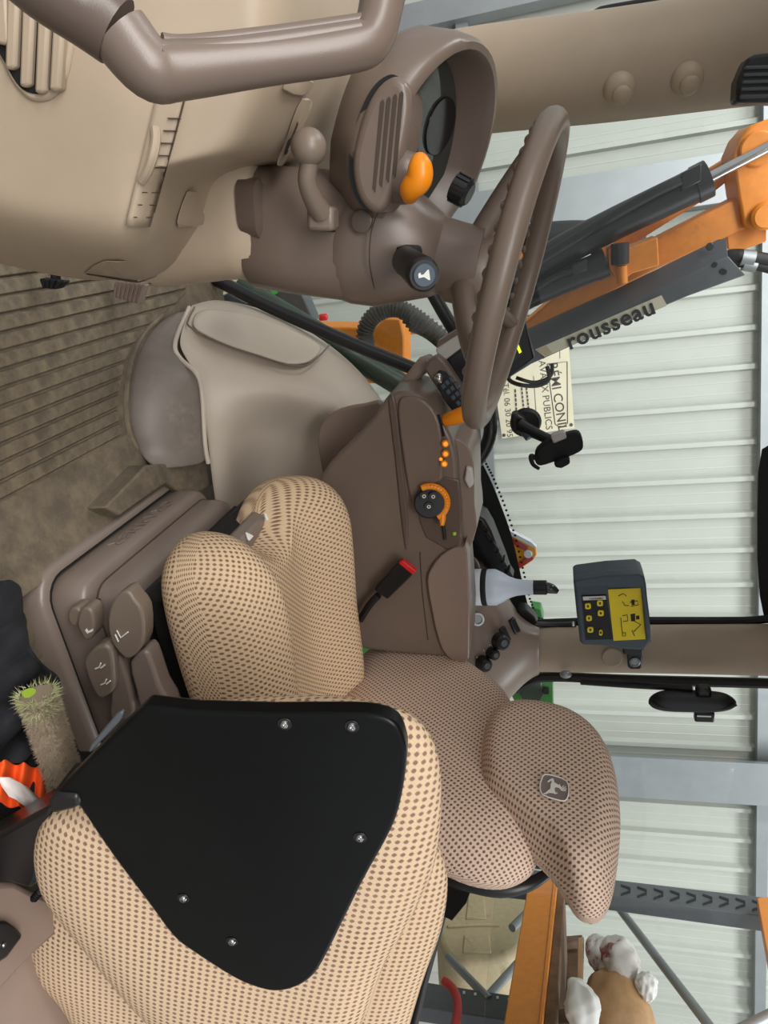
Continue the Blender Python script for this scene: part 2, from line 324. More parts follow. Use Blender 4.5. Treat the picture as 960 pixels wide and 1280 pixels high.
# side window, rear window
wd = panel('window_1', [(210, 345), (330, 120), (1010, 30), (1010, 790), (640, 800), (500, 640), (330, 480)], 1.76, 0.005, 'glass'); struct(wd, 'clear right door glass with a black dotted lower border', 'window')
fr = [(570, 575), (590, 560), (600, 575), (612, 598), (626, 632), (640, 672), (650, 715), (658, 750), (667, 774), (690, 781), (640, 790), (615, 760), (590, 690), (572, 630)]
panel('frit_border', fr, 1.75, 0.004, 'mattblack', wd, sm=3)
for i in range(90):                                                     # dotted print along the border
    t = i / 89.0; k = t * 7; q = int(min(k, 6)); a, b = fr[2 + q], fr[3 + q]; g = k - q
    x, y = a[0] + (b[0] - a[0]) * g, a[1] + (b[1] - a[1]) * g
    if i % 2 == 0: disc('frit_dot', W(x + 4, y - 2, Y=1.75), (0, 1, 0), 0.0035, 0.003, 'mattblack', wd, n=8)
panel('frit_border', [(1250, 535), (970, 552), (953, 562), (948, 590), (947, 640), (947, 700), (950, 745), (955, 770), (1250, 772)], 1.75, 0.004, 'mattblack', wd)
# rear glass
rg = thing('window_2', (XR, 0.9, 0.66), 'clear rear window glass with black lower frame', 'window', kind='structure')
prism('pane', [V((XR, 0.15, 0.66)), V((XR - 0.1, 1.72, 0.66)), V((XR - 0.1, 1.72, 1.6)), V((XR, 0.15, 1.6))], (0.005, 0, 0), 'glass', rg)
prism('lower_frame', [W(575, 1075, X=XR), W(555, 1140, X=XR), W(530, 1230, X=XR), W(505, 1340, X=XR), W(470, 1400, X=XR), W(440, 1330, X=XR), W(480, 1200, X=XR), W(510, 1060, X=XR)], (0.03, 0, 0), 'mattblack', rg, bevel=0.004)
prism('frit_border', [W(575, 1070, X=XR - 0.003), W(590, 1108, X=XR - 0.003), W(583, 1128, X=XR - 0.003), W(565, 1150, X=XR - 0.003), W(545, 1140, X=XR - 0.003), W(540, 1060, X=XR - 0.003)], (0.002, 0, 0), 'mattblack', rg)
# left side of the cab shell: rear left quarter panel seen at the foot of the instructor seat
# ------------------------------------------------------------------ the shed
wa = math.radians(-12.5); wd_dir = V((math.cos(wa), math.sin(wa), 0)); wn = V((-wd_dir.y, wd_dir.x, 0)); WO = V((2.0, 4.75, 0))
if wn.y < 0: wn = -wn
def WW(px, py, off=0.0): return WP(px, py, WO - wn * off, wn)
GZ = -1.15
def wp(s, z, off=0.0): return WO + wd_dir * s + V((0, 0, z)) - wn * off
wall = prism('wall_right', [wp(-7, GZ), wp(9, GZ), wp(9, 5.5), wp(-7, 5.5)], wn * 0.05, 'wall'); struct(wall, 'pale grey ribbed sheet metal shed wall', 'wall')
s0 = (WW(900, 644) - WO).dot(wd_dir); PITCH = 0.247
rib_me = None
for k in range(-22, 30):
    s = s0 + k * PITCH
    if rib_me is None:
        prof = [(-0.034, 0.0), (-0.020, 0.036), (0.012, 0.036), (0.022, 0.0)]
        rib_me = prism('rib', [wp(s + a, GZ + 0.01, b) for a, b in prof], (0, 0, 6.6), 'rib', wall); first_s = s
    else:
        o = rib_me.copy(); C.objects.link(o); o.parent = wall; o.location = rib_me.location + wd_dir * (s - first_s)
# two shallow stiffening lines on each panel
swage = None
for k in range(-22, 30):
    for q in (0.36, 0.66):
        s = s0 + (k + q) * PITCH
        if swage is None:
            prof = [(-0.006, 0.0), (-0.003, 0.0018), (0.003, 0.0018), (0.006, 0.0)]
            swage = prism('swage', [wp(s + a, GZ + 0.01, b) for a, b in prof], (0, 0, 6.6), 'rib', wall); sw0 = s
        else:
            o = swage.copy(); C.objects.link(o); o.parent = wall; o.location = swage.location + wd_dir * (s - sw0)
gz1 = WW(950, 450, 0.08).z
for z, h in ((gz1, 0.075), (0.26, 0.08)):
    prism('girt', [wp(-7, z, 0.04), wp(8, z, 0.04), wp(8, z + h, 0.04), wp(-7, z + h, 0.04)], -wn * 0.07, 'steel', wall)
gr = prism('ground', [V((-8, -6, GZ)), V((12, -6, GZ)), V((12, 9, GZ)), V((-8, 9, GZ))], (0, 0, -0.1), 'concrete'); struct(gr, 'worn concrete shed ground', 'ground')
col = thing('steel_column', WW(600, 258, 0.3) * 1.0, 'grey steel column in front of the ribbed shed wall', 'column', kind='structure')
sc = (WW(700, 250, 0.35) - WO).dot(wd_dir)
prism('flange', [wp(sc - 0.15, GZ, 0.22), wp(sc + 0.13, GZ, 0.22), wp(sc + 0.13, 5, 0.22), wp(sc - 0.15, 5, 0.22)], -wn * 0.03, 'steel', col)
prism('web', [wp(sc - 0.01, GZ, 0.06), wp(sc + 0.01, GZ, 0.06), wp(sc + 0.01, 5, 0.06), wp(sc - 0.01, 5, 0.06)], -wn * 0.16, 'steel', col)
bx = thing('shed_door_track', WW(500, 20, 0.3), 'pale metal door post at the far front of the shed', 'post', kind='structure')
prism('post', [wp(-3.35, GZ, 0.05), wp(-3.2, GZ, 0.05), wp(-3.2, 5, 0.05), wp(-3.35, 5, 0.05)], -wn * 0.12, 'steel', bx)

# ------------------------------------------------------------------ dash pedestal
def interp(t, pts):
    if t <= pts[0][0]: return pts[0][1]
    for (a, b), (c, d) in zip(pts, pts[1:]):
        if t <= c: return b + (d - b) * (t - a) / (c - a)
    return pts[-1][1]
XL = [(-60, 402), (40, 402), (75, 398), (100, 392), (130, 381), (160, 368), (185, 352), (196, 340), (203, 300), (210, 268), (225, 248), (260, 239), (300, 231), (330, 227), (345, 214), (354, 190)]
YL = [(-60, 312), (0, 330), (60, 343), (100, 350), (150, 355), (190, 353), (227, 345), (420, 345)]
def ysurf(px, py):
    y = 0.655
    s = interp(py, XL) - px; r = interp(px, YL) - py
    if s < 75: y += 0.20 * (1 - max(s, 0) / 75.0) ** 2
    if r < 70: y += 0.17 * (1 - max(r, 0) / 70.0) ** 2
    if px > 150: y += 0.05 * ((px - 150) / 250.0)
    return y
def S(px, py, off=0.0): return W(px, py, Y=ysurf(px, py) - off)
dash = thing('dash_pedestal', (-0.1, 0.9, 0.0), 'smooth beige dash pedestal carrying the steering column', 'dashboard')
rows = []
for py in [-60, -30, 0, 30, 60, 85, 105, 125, 145, 165, 182, 194, 202, 212, 228, 250, 275, 300, 318, 330, 340, 348, 353]:
    xl = interp(py, XL); row = []
    lo = -60
    # where the rear silhouette cuts in, start the row on it
    if py > 312:
        for q in range(-60, 300):
            if interp(q, YL) >= py: lo = q; break
    for k in range(15):
        t = k / 14.0; px = lo + (xl - lo) * (1 - (1 - t) ** 1.5); row.append(W(px, py, Y=ysurf(px, py)))
    row.append(row[-1] + V((0.0, 0.10, -0.005))); row.append(row[-1] + V((0.0, 0.30, -0.02)))
    rows.append(row)
rows.append([p + V((-0.005, 0.1, 0)) for p in rows[-1]]); rows.append([p + V((-0.03, 0.3, 0)) for p in rows[-1]])
grid('body', rows, 'beige', dash, sub=1)
# oval air vent in the side of the pedestal
vo = [(-14, 50), (0, 74), (12, 99), (28, 119), (45, 127), (66, 121), (81, 98), (89, 62), (92, 30), (88, -10), (40, -50), (-10, -40)]
def onsurf(name, px, off, th, mat, parent, sm=3, bevel=0.0):
    px = [(p.x, p.y) for p in smooth([(x, y, 0) for x, y in px], sm)] if sm else px
    return prism(name, [S(x, y, off) for x, y in px], (0, th, 0), mat, parent, bevel)
vent = onsurf('side_vent', vo, 0.004, 0.012, 'beige', dash, bevel=0.003)
inner = [(-10, 45), (6, 78), (20, 103), (34, 115), (52, 117), (66, 108), (75, 88), (82, 55), (84, 20), (80, -20), (20, -45), (-15, -20)]
onsurf('vent_recess', inner, 0.0048, 0.004, 'dark', vent)
for a, b, c, d in ((-10, -30, -6, 55), (8, -30, 3, 86), (28, -30, 21, 108), (48, -30, 40, 116), (68, -30, 58, 113)):
    onsurf('vent_slat', [(a, b), (a + 15, b), (c + 16, d - 4), (c + 12, d + 1), (c + 2, d)], 0.011, 0.012, 'beige', vent, sm=0, bevel=0.003)
# ruled storage strip
strip = grid('storage_strip', [[S(199 + (157 - 199) * i / 14.0 + (36 + (31 - 36) * i / 14.0) * j / 5.0, 104 + (282 - 104) * i / 14.0 + j * 0.4, 0.006) for j in range(6)] for i in range(15)], 'beige', dash, sub=0, solid=0.009)
for k in range(9):
    t = k / 8.0; x0 = 209 + (167 - 209) * t; x1 = 224 + (188 - 224) * t; y = 147 + (271 - 147) * t
    onsurf('tick', [(x0, y), (x1, y + 0.4), (x1, y + 1.6), (x0, y + 1.2)], 0.0085, 0.004, 'seam', strip, sm=0)
tube('strip_seam', [S(231 - 38 * q / 10.0, 122 + 144 * q / 10.0, 0.0062) for q in range(11)], 0.0008, 'seam', strip, n=5, per=1)
tube('finger_grip', [S(194, 160, 0.006), S(195, 175, 0.010), S(191, 196, 0.013), S(184, 215, 0.010), S(177, 226, 0.006)], 0.0045, 'beige', strip, n=8)
low = onsurf('lower_pocket', [(104, 342), (116, 332), (130, 326), (150, 327), (222, 343), (200, 352), (150, 348)], 0.008, 0.014, 'beige', dash, sm=0, bevel=0.002)
onsurf('pocket_edge', [(108, 342), (150, 349), (172, 352), (201, 344), (201, 345.6), (172, 353.6), (150, 350.6), (108, 343.4)], 0.0088, 0.003, 'seam', low, sm=0)
lug = onsurf('fixing_lug', [(222, 284), (223, 268), (231, 245), (236, 238), (243, 262), (245, 275), (240, 283)], 0.006, 0.02, 'beige', dash, sm=2, bevel=0.003)
disc('screw_hole', S(228, 271, 0.009), (0, 1, 0), 0.0042, 0.004, 'dark', lug, n=14)
for px in ([(362, 98), (370, 96), (388, 100), (381, 112), (372, 118), (353, 112)], [(378, 122), (386, 126), (382, 142), (368, 172), (350, 205), (346, 203), (356, 178), (366, 148)]):
    v = onsurf('top_vent', px, 0.006, 0.014, 'beige', dash, sm=2, bevel=0.002)
    c = sum((V((x, y, 0)) for x, y in px), V()) / len(px); sl = [(c.x + (x - c.x) * 0.55, c.y + (y - c.y) * 0.7) for x, y in px]
    onsurf('vent_slot', sl, 0.007, 0.004, 'seam', v, sm=2)
# front part of the dash beyond the grab handle
# ------------------------------------------------------------------ pedals
def pedal(name, px, Y, mat, label, ribs):
    t = thing(name, W(*px[0], Y=Y), label, 'pedal')
    pad = panel('pad', px, Y, 0.02, mat, t, bevel=0.003)
    a, b, c, d = px[:4]
    for k in range(ribs):
        u = (k + 0.5) / ribs
        p = [(a[0] + (b[0] - a[0]) * u - 1.0, a[1] + (b[1] - a[1]) * u), (a[0] + (b[0] - a[0]) * u + 1.0, a[1] + (b[1] - a[1]) * u), (d[0] + (c[0] - d[0]) * u + 1.0, d[1] + (c[1] - d[1]) * u), (d[0] + (c[0] - d[0]) * u - 1.0, d[1] + (c[1] - d[1]) * u)]
        panel('tread_rib', p, Y - 0.004, 0.006, mat, pad)
    p0 = W((a[0] + b[0]) / 2, (a[1] + b[1]) / 2, Y=Y + 0.01)
    tube('pedal_arm', [p0 + V((0.0, 0.012, 0)), p0 + V((-0.08, 0.012, 0.03)), p0 + V((-0.18, 0.012, 0.10))], 0.008, 'black', t, n=8)
pedal('accelerator_pedal', [(143, 352), (181, 356), (174, 381), (140, 371)], 1.22, 'taupe', 'brown ribbed accelerator pedal below the dash pedestal', 7)
pedal('brake_pedal', [(48, 348), (80, 352), (70, 362), (52, 360)], 1.02, 'rubber', 'black rubber brake pedal at the foot of the dash', 4)

# ------------------------------------------------------------------ steering column
CY = 1.0
colm = thing('steering_column', (-0.06, CY, 0.3), 'brown steering column with instrument binnacle and levers', 'steering column')
def ring(px, py, hw, d, sq=2.6, n=28, wy=1.0, Y=CY):
    """rounded ring round the column axis; hw = half width across the picture in pixels"""
    c = W(px, py, Y=Y); r = hw * (c - V((0, 0, H))).dot(-cam_back) / F; d = d.normalized(); b = Y_ ; a = b.cross(d).normalized()
    out = []
    for j in range(n):
        t = 2 * math.pi * j / n; cs, sn = math.cos(t), math.sin(t)
        out.append(c + a * r * math.copysign(abs(cs) ** (2 / sq), cs) + b * r * wy * math.copysign(abs(sn) ** (2 / sq), sn))
    return out
d1 = V((0.15, 0, 0.99)); d2 = V((0.28, 0, 0.96))
loft('boot', [ring(205, 262, 92, d1), ring(240, 264, 86, d1), ring(262, 266, 82, d1), ring(285, 266, 79, d1, 3), ring(305, 268, 76, d1, 3), ring(338, 272, 75, d1, 3), ring(342, 272, 70, d1, 3)], 'beige', colm, ang=60)
slv = loft('sleeve', [ring(322, 282, 66, d1, 3.2), ring(327, 284, 71, d1, 3.2), ring(380, 290, 73, d1, 3.2), ring(450, 298, 74, d2, 3.2)], 'brown', colm, ang=60)
loft('sleeve_collar', [ring(316, 258, 30, d1, 4, wy=1.6, Y=0.968), ring(318, 258, 34, d1, 4, wy=1.6, Y=0.968), ring(340, 262, 36, d1, 4, wy=1.6, Y=0.968), ring(345, 262, 30, d1, 4, wy=1.6, Y=0.968)], 'dbrown', colm)
loft('binnacle', [ring(424, 296, 60, d2, 2.6), ring(430, 296, 72, d2, 2.6), ring(455, 298, 78, d2, 2.8), ring(485, 304, 76, d2, 2.8), ring(520, 312, 62, d2, 2.6), ring(545, 320, 50, d2, 2.4), ring(556, 324, 42, d2, 2.2)], 'brown', colm, ang=60)
# instrument hood: horseshoe cup opening towards the driver
ax = V((0.40, 0, 0.917)).normalized(); fw = V((-ax.z, 0, ax.x))
hc = W(492, 200, Y=CY)
def horseshoe(sc_, up, back=0.10, fr_=0.155, hw=0.135, n=26, shift=0.0):
    pts = []
    for k in range(n + 1):
        t = math.pi * k / n; pts.append(hc + ax * up + fw * (shift + (fr_ * sc_) * math.sin(t) * 1.0) + Y_ * (-hw * sc_) * math.cos(t))
    for k in range(1, 8):
        t = k / 8.0; pts.append(hc + ax * up + fw * (shift - back * sc_ * math.sin(math.pi * t) ** 0.6) + Y_ * hw * sc_ * (1 - 2 * t))
    return pts
def slant(pts, k, ky=0.34):      # the rim rises towards the front
    return [p + ax * (k * (p - hc).dot(fw) + ky * (p - hc).dot(Y_)) for p in pts]
loft('instrument_hood', [horseshoe(0.70, -0.06), horseshoe(0.86, -0.035), slant(horseshoe(0.97, -0.005), 0.05, 0.15), slant(horseshoe(1.0, 0.030), 0.10), slant(horseshoe(0.99, 0.048), 0.12), slant(horseshoe(0.96, 0.056), 0.12), slant(horseshoe(0.91, 0.057), 0.12), slant(horseshoe(0.87, 0.048), 0.11), slant(horseshoe(0.82, 0.012), 0.06)], 'brown', colm, caps=True, ang=50)
gl = prism('instrument_glass', slant(horseshoe(0.82, 0.013), 0.06), ax * 0.003, 'lens', colm)
gn = (ax - fw * 0.06 - Y_ * 0.34).normalized()
def gpt(u, v_, o=0.0): return hc + ax * (0.0165 + 0.06 * u + 0.34 * v_) + fw * u + Y_ * v_ + gn * o
for k, (u, v_) in enumerate(((0.055, -0.05), (0.055, 0.055), (-0.02, 0.0))):
    disc('gauge', gpt(u, v_), gn, 0.036 if k < 2 else 0.026, 0.003, 'screen', gl, n=28)
tube('orange_reflection', [gpt(-0.05, -0.075, 0.004), gpt(0.03, -0.082, 0.004), gpt(0.09, -0.05, 0.004)], 0.004, 'orange', gl, n=6)  # orange tube stands in for the needle's reflection on the glass
# air outlet pod on the near side of the binnacle
pod_px = [(488, 95), (500, 96), (510, 108), (513, 130), (509, 165), (500, 205), (491, 240), (480, 262), (466, 266), (452, 255), (442, 232), (439, 200), (446, 165), (458, 130), (472, 107)]
pod = panel('air_outlet_pod', pod_px, 0.86, 0.09, 'brown', colm, bevel=0.010, sm=3, seg=4)
panel('pod_seal', [(x - 3.5, y - 1) for x, y in pod_px], 0.873, 0.07, 'black', pod, sm=3)
for k in range(4):
    x0 = 477 + k * 8.0; y0 = 124 - k * 3.5; y1 = 240 - k * 6
    panel('louvre_slot', [(x0 - 1.2, y0 + 3), (x0 + 1.6, y0), (x0 + 3.2, y0 + 4), (x0 - 8.0 + k * 0.4, y1), (x0 - 11.0 + k * 0.4, y1 - 5)], 0.8585, 0.003, 'seam', pod)
ball('dimple', W(452, 277, Y=0.905), 0.014, 'dbrown', colm, axis=(0, 1, 0), sq=0.15)
tube('binnacle_seam', [W(470, 368, Y=0.935), W(462, 330, Y=0.905), W(464, 290, Y=0.90), W(474, 262, Y=0.90)], 0.0008, 'seam', colm, n=6)
# shuttle lever with orange tip
ball('lever_root', W(503, 222, Y=0.885), 0.030, 'brown', colm, axis=(0.2, -1, 0.3), sq=0.8)
tube('orange_lever', [W(512, 246, Y=0.85), W(514, 236, Y=0.835), W(524, 224, Y=0.83), W(525, 208, Y=0.83), W(524, 196, Y=0.835)], [0.009, 0.013, 0.0145, 0.0135, 0.008], 'orange', colm, n=14)
kn = lathe('ribbed_knob', [(0.010, 0), (0.016, 0.002), (0.016, 0.02), (0.012, 0.024)], W(566, 232, Y=0.895), ax + V((0.2, -0.2, 0)), 'black', colm, n=20)
for j in range(12):
    t = 2 * math.pi * j / 12; x, y = frame(ax + V((0.2, -0.2, 0))); c = W(566, 232, Y=0.895) + (ax + V((0.2, -0.2, 0))).normalized() * 0.011 + (x * math.cos(t) + y * math.sin(t)) * 0.016
    obox('knob_ridge', c, x * math.cos(t) + y * math.sin(t), x * -math.sin(t) + y * math.cos(t), (ax + V((0.2, -0.2, 0))), 0.003, 0.003, 0.017, 'black', kn)
# horn stalk
panel('stalk_gaiter', [(494, 308), (519, 309), (520, 318), (519, 345), (500, 346), (493, 340)], 0.885, 0.05, 'rubber', colm, bevel=0.006)
p0, p1 = W(507, 326, Y=0.885), W(530, 344, Y=0.79); dv = (p1 - p0).normalized()
st = lathe('horn_stalk', [(0.017, 0), (0.0175, 0.03), (0.0195, (p1 - p0).length - 0.012), (0.0185, (p1 - p0).length - 0.003), (0.016, (p1 - p0).length)], p0, dv, 'black', colm)
hb = disc('horn_button', p1, dv, 0.0125, 0.003, 'box', st)
ex, ey = (V((0, 0, 1)) - dv * dv.z).normalized(), None; ey = dv.cross(ex)
O = p1 + dv * 0.0032
def icon(name, pts, O, ex, ey, th, mat, parent):
    return prism(name, [O + ex * a + ey * b for a, b in pts], ex.cross(ey).normalized() * th, mat, parent)
icon('horn_icon', [(-0.007, -0.0012), (-0.001, -0.0012), (0.004, -0.0055), (0.0055, -0.0055), (0.0055, 0.0055), (0.004, 0.0055), (-0.001, 0.0016), (-0.004, 0.0016), (-0.004, 0.004), (-0.006, 0.004), (-0.007, 0.0025)], O, ex, ey, 0.0006, 'paleink', hb)
# tilt lever with ball
lv = tube('tilt_lever', [W(387, 190, Y=0.84), W(386, 205, Y=0.84), W(384, 228, Y=0.845), W(392, 250, Y=0.86), W(402, 266, Y=0.875)], [0.012, 0.0105, 0.011, 0.012, 0.013], 'vis', colm, n=14)
ball('lever_ball', W(386, 184, Y=0.84), 0.0205, 'vis', lv)
obox('lever_foot', W(404, 273, Y=0.885), d1, d1.cross(Y_), Y_, 0.034, 0.028, 0.03, 'vis', lv, bevel=0.005)
panel('lever_slot', [(388, 264), (418, 262), (418, 290), (390, 288)], 0.912, 0.004, 'dark', colm)
disc('lever_screw', W(402, 268, Y=0.868), (0, 1, 0), 0.004, 0.003, 'steel', lv, n=12)
tube('steering_hub_neck', [W(540, 318, Y=CY), W(575, 325, Y=CY), W(600, 329, Y=CY)], [0.052, 0.048, 0.047], 'brown', colm, n=28)

# ------------------------------------------------------------------ steering wheel
wax = V((0.32, -0.07, 0.947)).normalized(); wd1 = (V((1, 0, 0)) - wax * wax.x).normalized(); Yw = wax.cross(wd1); wc = V((0.090, CY, 0.783))
wh = thing('steering_wheel', wc - wax * 0.07, 'three-spoke brown steering wheel with finger grips on the rim', 'steering wheel')
R = 0.192; pts = []; rr = []
for j in range(72):
    t = 2 * math.pi * j / 72; pts.append(wc + (wd1 * math.cos(t) + Yw * math.sin(t)) * R); rr.append(0.0165)
rim = tube('rim', pts, rr, 'wheel', wh, n=14, per=1, closed=True)
for s in (-1, 1):
    for j in range(15):                                   # finger grips under both sides
        t = s * math.radians(60 + j * 7.5); c = wc + (wd1 * math.cos(t) + Yw * math.sin(t)) * (R - 0.004) - wax * 0.0128
        ball('finger_grip', c, 0.0075, 'wheel', rim, axis=wax, n=10)
hubc = wc - wax * 0.062
lathe('hub', [(0.046, -0.03), (0.048, -0.025), (0.048, 0.02), (0.044, 0.026)], hubc, wax, 'wheel', wh)
lathe('hub_ring', [(0.044, 0.024), (0.0475, 0.027), (0.0475, 0.036), (0.043, 0.040)], hubc, wax, 'black', wh)
lathe('hub_cap', [(0.042, 0.038), (0.040, 0.044), (0.02, 0.048)], hubc, wax, 'dbrown', wh)
for a in (180, 62, -62):
    t = math.radians(a); dr = wd1 * math.cos(t) + Yw * math.sin(t)
    tube('spoke', [hubc + dr * 0.035 + wax * 0.0, hubc + dr * 0.06 + wax * 0.006, wc + dr * 0.14 - wax * 0.026, wc + dr * (R - 0.004)], [0.017, 0.016, 0.0125, 0.011], 'wheel', wh, n=12, flat=1.0)

# ------------------------------------------------------------------ grab handle loop by the left windscreen pillar
gh = thing('grab_bar', W(190, 95, Y=0.42), 'brown angular grab bar loop at the front left corner', 'grab bar')
hp = [(40, -34, 0.40), (110, 8, 0.41), (150, 42, 0.415), (188, 86, 0.42), (222, 88, 0.43), (330, 76, 0.46), (440, 60, 0.49), (466, 44, 0.50), (478, 0, 0.51), (490, -60, 0.52)]
tube('loop', [W(x, y, Y=Y) for x, y, Y in hp[2:]], [0.0175, 0.0165, 0.0155, 0.0135, 0.0135, 0.0135, 0.0140, 0.0145], 'brown', gh, n=18)
tube('loop_rib', [W(x + 10, y - 23, Y=Y - 0.002) for x, y, Y in hp[3:7]], 0.0055, 'brown', gh, n=10)
tube('loop_rib', [W(x + 15, y - 33, Y=Y + 0.006) for x, y, Y in hp[3:7]], 0.005, 'brown', gh, n=10)
tube('sleeve', [W(x, y, Y=Y) for x, y, Y in ((20, -60, 0.395), (60, -24, 0.40), (110, 12, 0.41), (146, 40, 0.415))], [0.021, 0.0205, 0.0195, 0.0185], 'dbrown', gh, n=18)

# ------------------------------------------------------------------ right side: fender panel, kick panel
fen = thing('fender_console', (0.6, 1.4, 0.0), 'pale beige moulded side console beside the driver seat', 'console')
T = [(238, 383), (268, 377), (330, 391), (385, 417), (425, 444), (460, 475), (486, 510), (500, 540)]
L = [(231, 403), (262, 420), (318, 442), (368, 458), (412, 466), (445, 490), (474, 522), (492, 560)]
Mi = [(224, 424), (258, 462), (306, 482), (350, 494), (400, 506), (430, 530), (458, 562), (478, 600)]
N = [(226, 440), (262, 520), (288, 528), (320, 530), (372, 532), (410, 556), (440, 600), (470, 640)]
O_ = [(250, 470), (264, 570), (284, 590), (310, 590), (352, 590), (405, 612), (440, 650), (470, 690)]
Q = [(258, 530), (270, 650), (290, 690), (330, 690), (370, 690), (410, 700), (440, 710), (470, 740)]
yT = [1.50, 1.56, 1.62, 1.64, 1.64, 1.62, 1.60, 1.58]; yL = [1.42, 1.43, 1.46, 1.48, 1.50, 1.50, 1.48, 1.46]
yM = [1.36, 1.375, 1.39, 1.40, 1.42, 1.43, 1.42, 1.40]; yN = [1.34, 1.345, 1.37, 1.47, 1.51, 1.48, 1.42, 1.38]; yO = [1.33, 1.33, 1.35, 1.48, 1.52, 1.47, 1.40, 1.36]; yQ = [1.31, 1.31, 1.33, 1.44, 1.48, 1.44, 1.38, 1.34]
def rowp(px, ys, off=0.0): return [W(x, y, Y=v + off) for (x, y), v in zip(px, ys)]
back = [p + V((0, 0.12, -0.05)) for p in rowp(T, yT)]
grid('body', [back, rowp(T, yT), rowp(L, yL), rowp(Mi, yM), rowp(N, yN), rowp(O_, yO), rowp(Q, yQ)], 'pale', fen, sub=3)
def lerp2(a, b, t): return (a[0] + (b[0] - a[0]) * t, a[1] + (b[1] - a[1]) * t)
# lift-up lid on top of the console, following its slope
lidT = [(246, 383), (290, 384), (330, 393), (372, 411), (408, 430)]; lidM = [(240, 394), (285, 412), (326, 425), (366, 438), (400, 440)]; lidB = [(238, 407), (280, 428), (322, 442), (362, 455), (388, 450)]
yt = [1.515, 1.575, 1.605, 1.625, 1.62]; ym = [1.455, 1.49, 1.515, 1.54, 1.56]; yb = [1.405, 1.42, 1.445, 1.46, 1.50]
lid = grid('lid', [rowp(lidT, yt, -0.012), rowp(lidM, ym, -0.014), rowp(lidB, yb, -0.014)], 'pale', fen, sub=2, solid=0.012)
tube('lid_seam', [W(x, y, Y=v - 0.012) for (x, y), v in zip([(243, 384), (236, 398), (238, 409), (280, 430), (322, 444), (364, 457), (384, 456), (398, 446), (412, 431)], [1.515, 1.45, 1.40, 1.415, 1.44, 1.455, 1.48, 1.53, 1.615])], 0.0020, 'brown', lid, n=6)
panel('knee_pad', [(478, 506), (455, 506), (425, 512), (405, 525), (397, 545), (399, 570), (410, 610), (440, 600), (470, 560)], 1.385, 0.02, 'taupe', fen, sm=3, bevel=0.004)
kick = thing('kick_panel', (0.3, 1.25, 0.0), 'scuffed grey-brown kick panel at the foot of the pale side console', 'panel')
bpx = [(186, 580), (170, 562), (160, 538), (157, 500), (164, 452), (180, 418), (202, 396), (232, 386)]
tpx = [(262, 578), (259, 562), (257, 540), (254, 490), (247, 466), (226, 446), (221, 426), (238, 384)]
bot = [W(x, y, Z=-0.005) for x, y in bpx]; bot[0] = W(186, 580, Y=1.17); bot[-1] = W(228, 387, Y=1.46)
top = [W(x, y, Y=v) for (x, y), v in zip(tpx, [1.285, 1.285, 1.29, 1.31, 1.31, 1.33, 1.35, 1.49])]
mid = [a.lerp(b, 0.5) + V((-0.0, -0.03, 0.0)) for a, b in zip(bot, top)]
grid('shell', [bot, [a.lerp(b, 0.25) + V((0, -0.022, 0)) for a, b in zip(bot, top)], mid, [a.lerp(b, 0.78) + V((0, -0.022, 0)) for a, b in zip(bot, top)], top], 'kick', kick, sub=2, solid=0.01)
tube('edge_bead', [p + V((0, -0.006, 0)) for p in top], 0.005, 'pale', kick, n=8)
tube('mat_lip', [p + V((-0.004, -0.006, 0.006)) for p in bot[1:-1]], 0.006, 'floor', kick, n=8)
# handrails
hr = tube('hand_rail', [W(252, 338, Y=1.68), W(262, 345, Y=1.68), W(285, 357, Y=1.68), W(330, 380, Y=1.68), W(400, 412, Y=1.68), W(460, 438, Y=1.68), W(530, 466, Y=1.68)], 0.0165, 'black', n=14); tag(hr, 'long black tubular rail along the right windscreen sill', 'handrail')
hr2 = tube('grab_rail', [W(600, 462, Y=1.755), W(609, 492, Y=1.66), W(613, 530, Y=1.62), W(610, 552, Y=1.61), W(598, 574, Y=1.60), W(582, 588, Y=1.58), W(560, 600, Y=1.56)], 0.0165, 'black', n=14); tag(hr2, 'short bent black grab rail above the armrest', 'handrail')
hr3 = tube('wiper_post', [W(540, 365, Y=1.68), W(555, 392, Y=1.68), W(575, 425, Y=1.68)], 0.016, 'black', n=12); tag(hr3, 'straight black rod behind the steering hub', 'rod')

# ------------------------------------------------------------------ armrest console
arm = thing('armrest_console', (0.6, 1.3, 0.3), 'brown control armrest with orange lever, buttons and dial', 'armrest')
AYY = 1.27
out = [(476, 508), (484, 496), (498, 490), (514, 491), (532, 500), (545, 514), (558, 535), (566, 552), (571, 575), (572, 596), (576, 640), (578, 690), (583, 740), (585, 825), (560, 822), (480, 815), (440, 800), (425, 720), (398, 640), (400, 596), (430, 560), (460, 530)]
body = panel('body', out, AYY, 0.16, 'brown', arm, bevel=0.016, sm=2, seg=4)
panel('front_shell', [(503, 497), (520, 497), (535, 505), (546, 520), (552, 545), (553, 575), (553, 598), (545, 604), (526, 626), (518, 634), (510, 610), (503, 565), (498, 525), (498, 505)], AYY - 0.008, 0.02, 'brown', body, bevel=0.005, sm=2, seg=3)
panel('side_ridge', [(485, 500), (492, 494), (497, 520), (503, 580), (510, 650), (507, 690), (500, 640), (494, 580), (488, 530)], AYY - 0.004, 0.02, 'dbrown', body, bevel=0.004, sm=2)
pk = panel('dial_pocket', [(518, 624), (526, 612), (545, 598), (556, 596), (574, 600), (577, 640), (576, 672), (570, 690), (556, 686), (532, 672), (525, 655)], AYY - 0.003, 0.012, 'dbrown', arm, bevel=0.003)
dk = panel('top_deck', [(557, 532), (570, 548), (584, 556), (592, 580), (593, 630), (596, 660), (585, 690), (577, 690), (571, 600), (563, 552)], AYY + 0.03, 0.14, 'taupe', arm, bevel=0.008, sm=2)
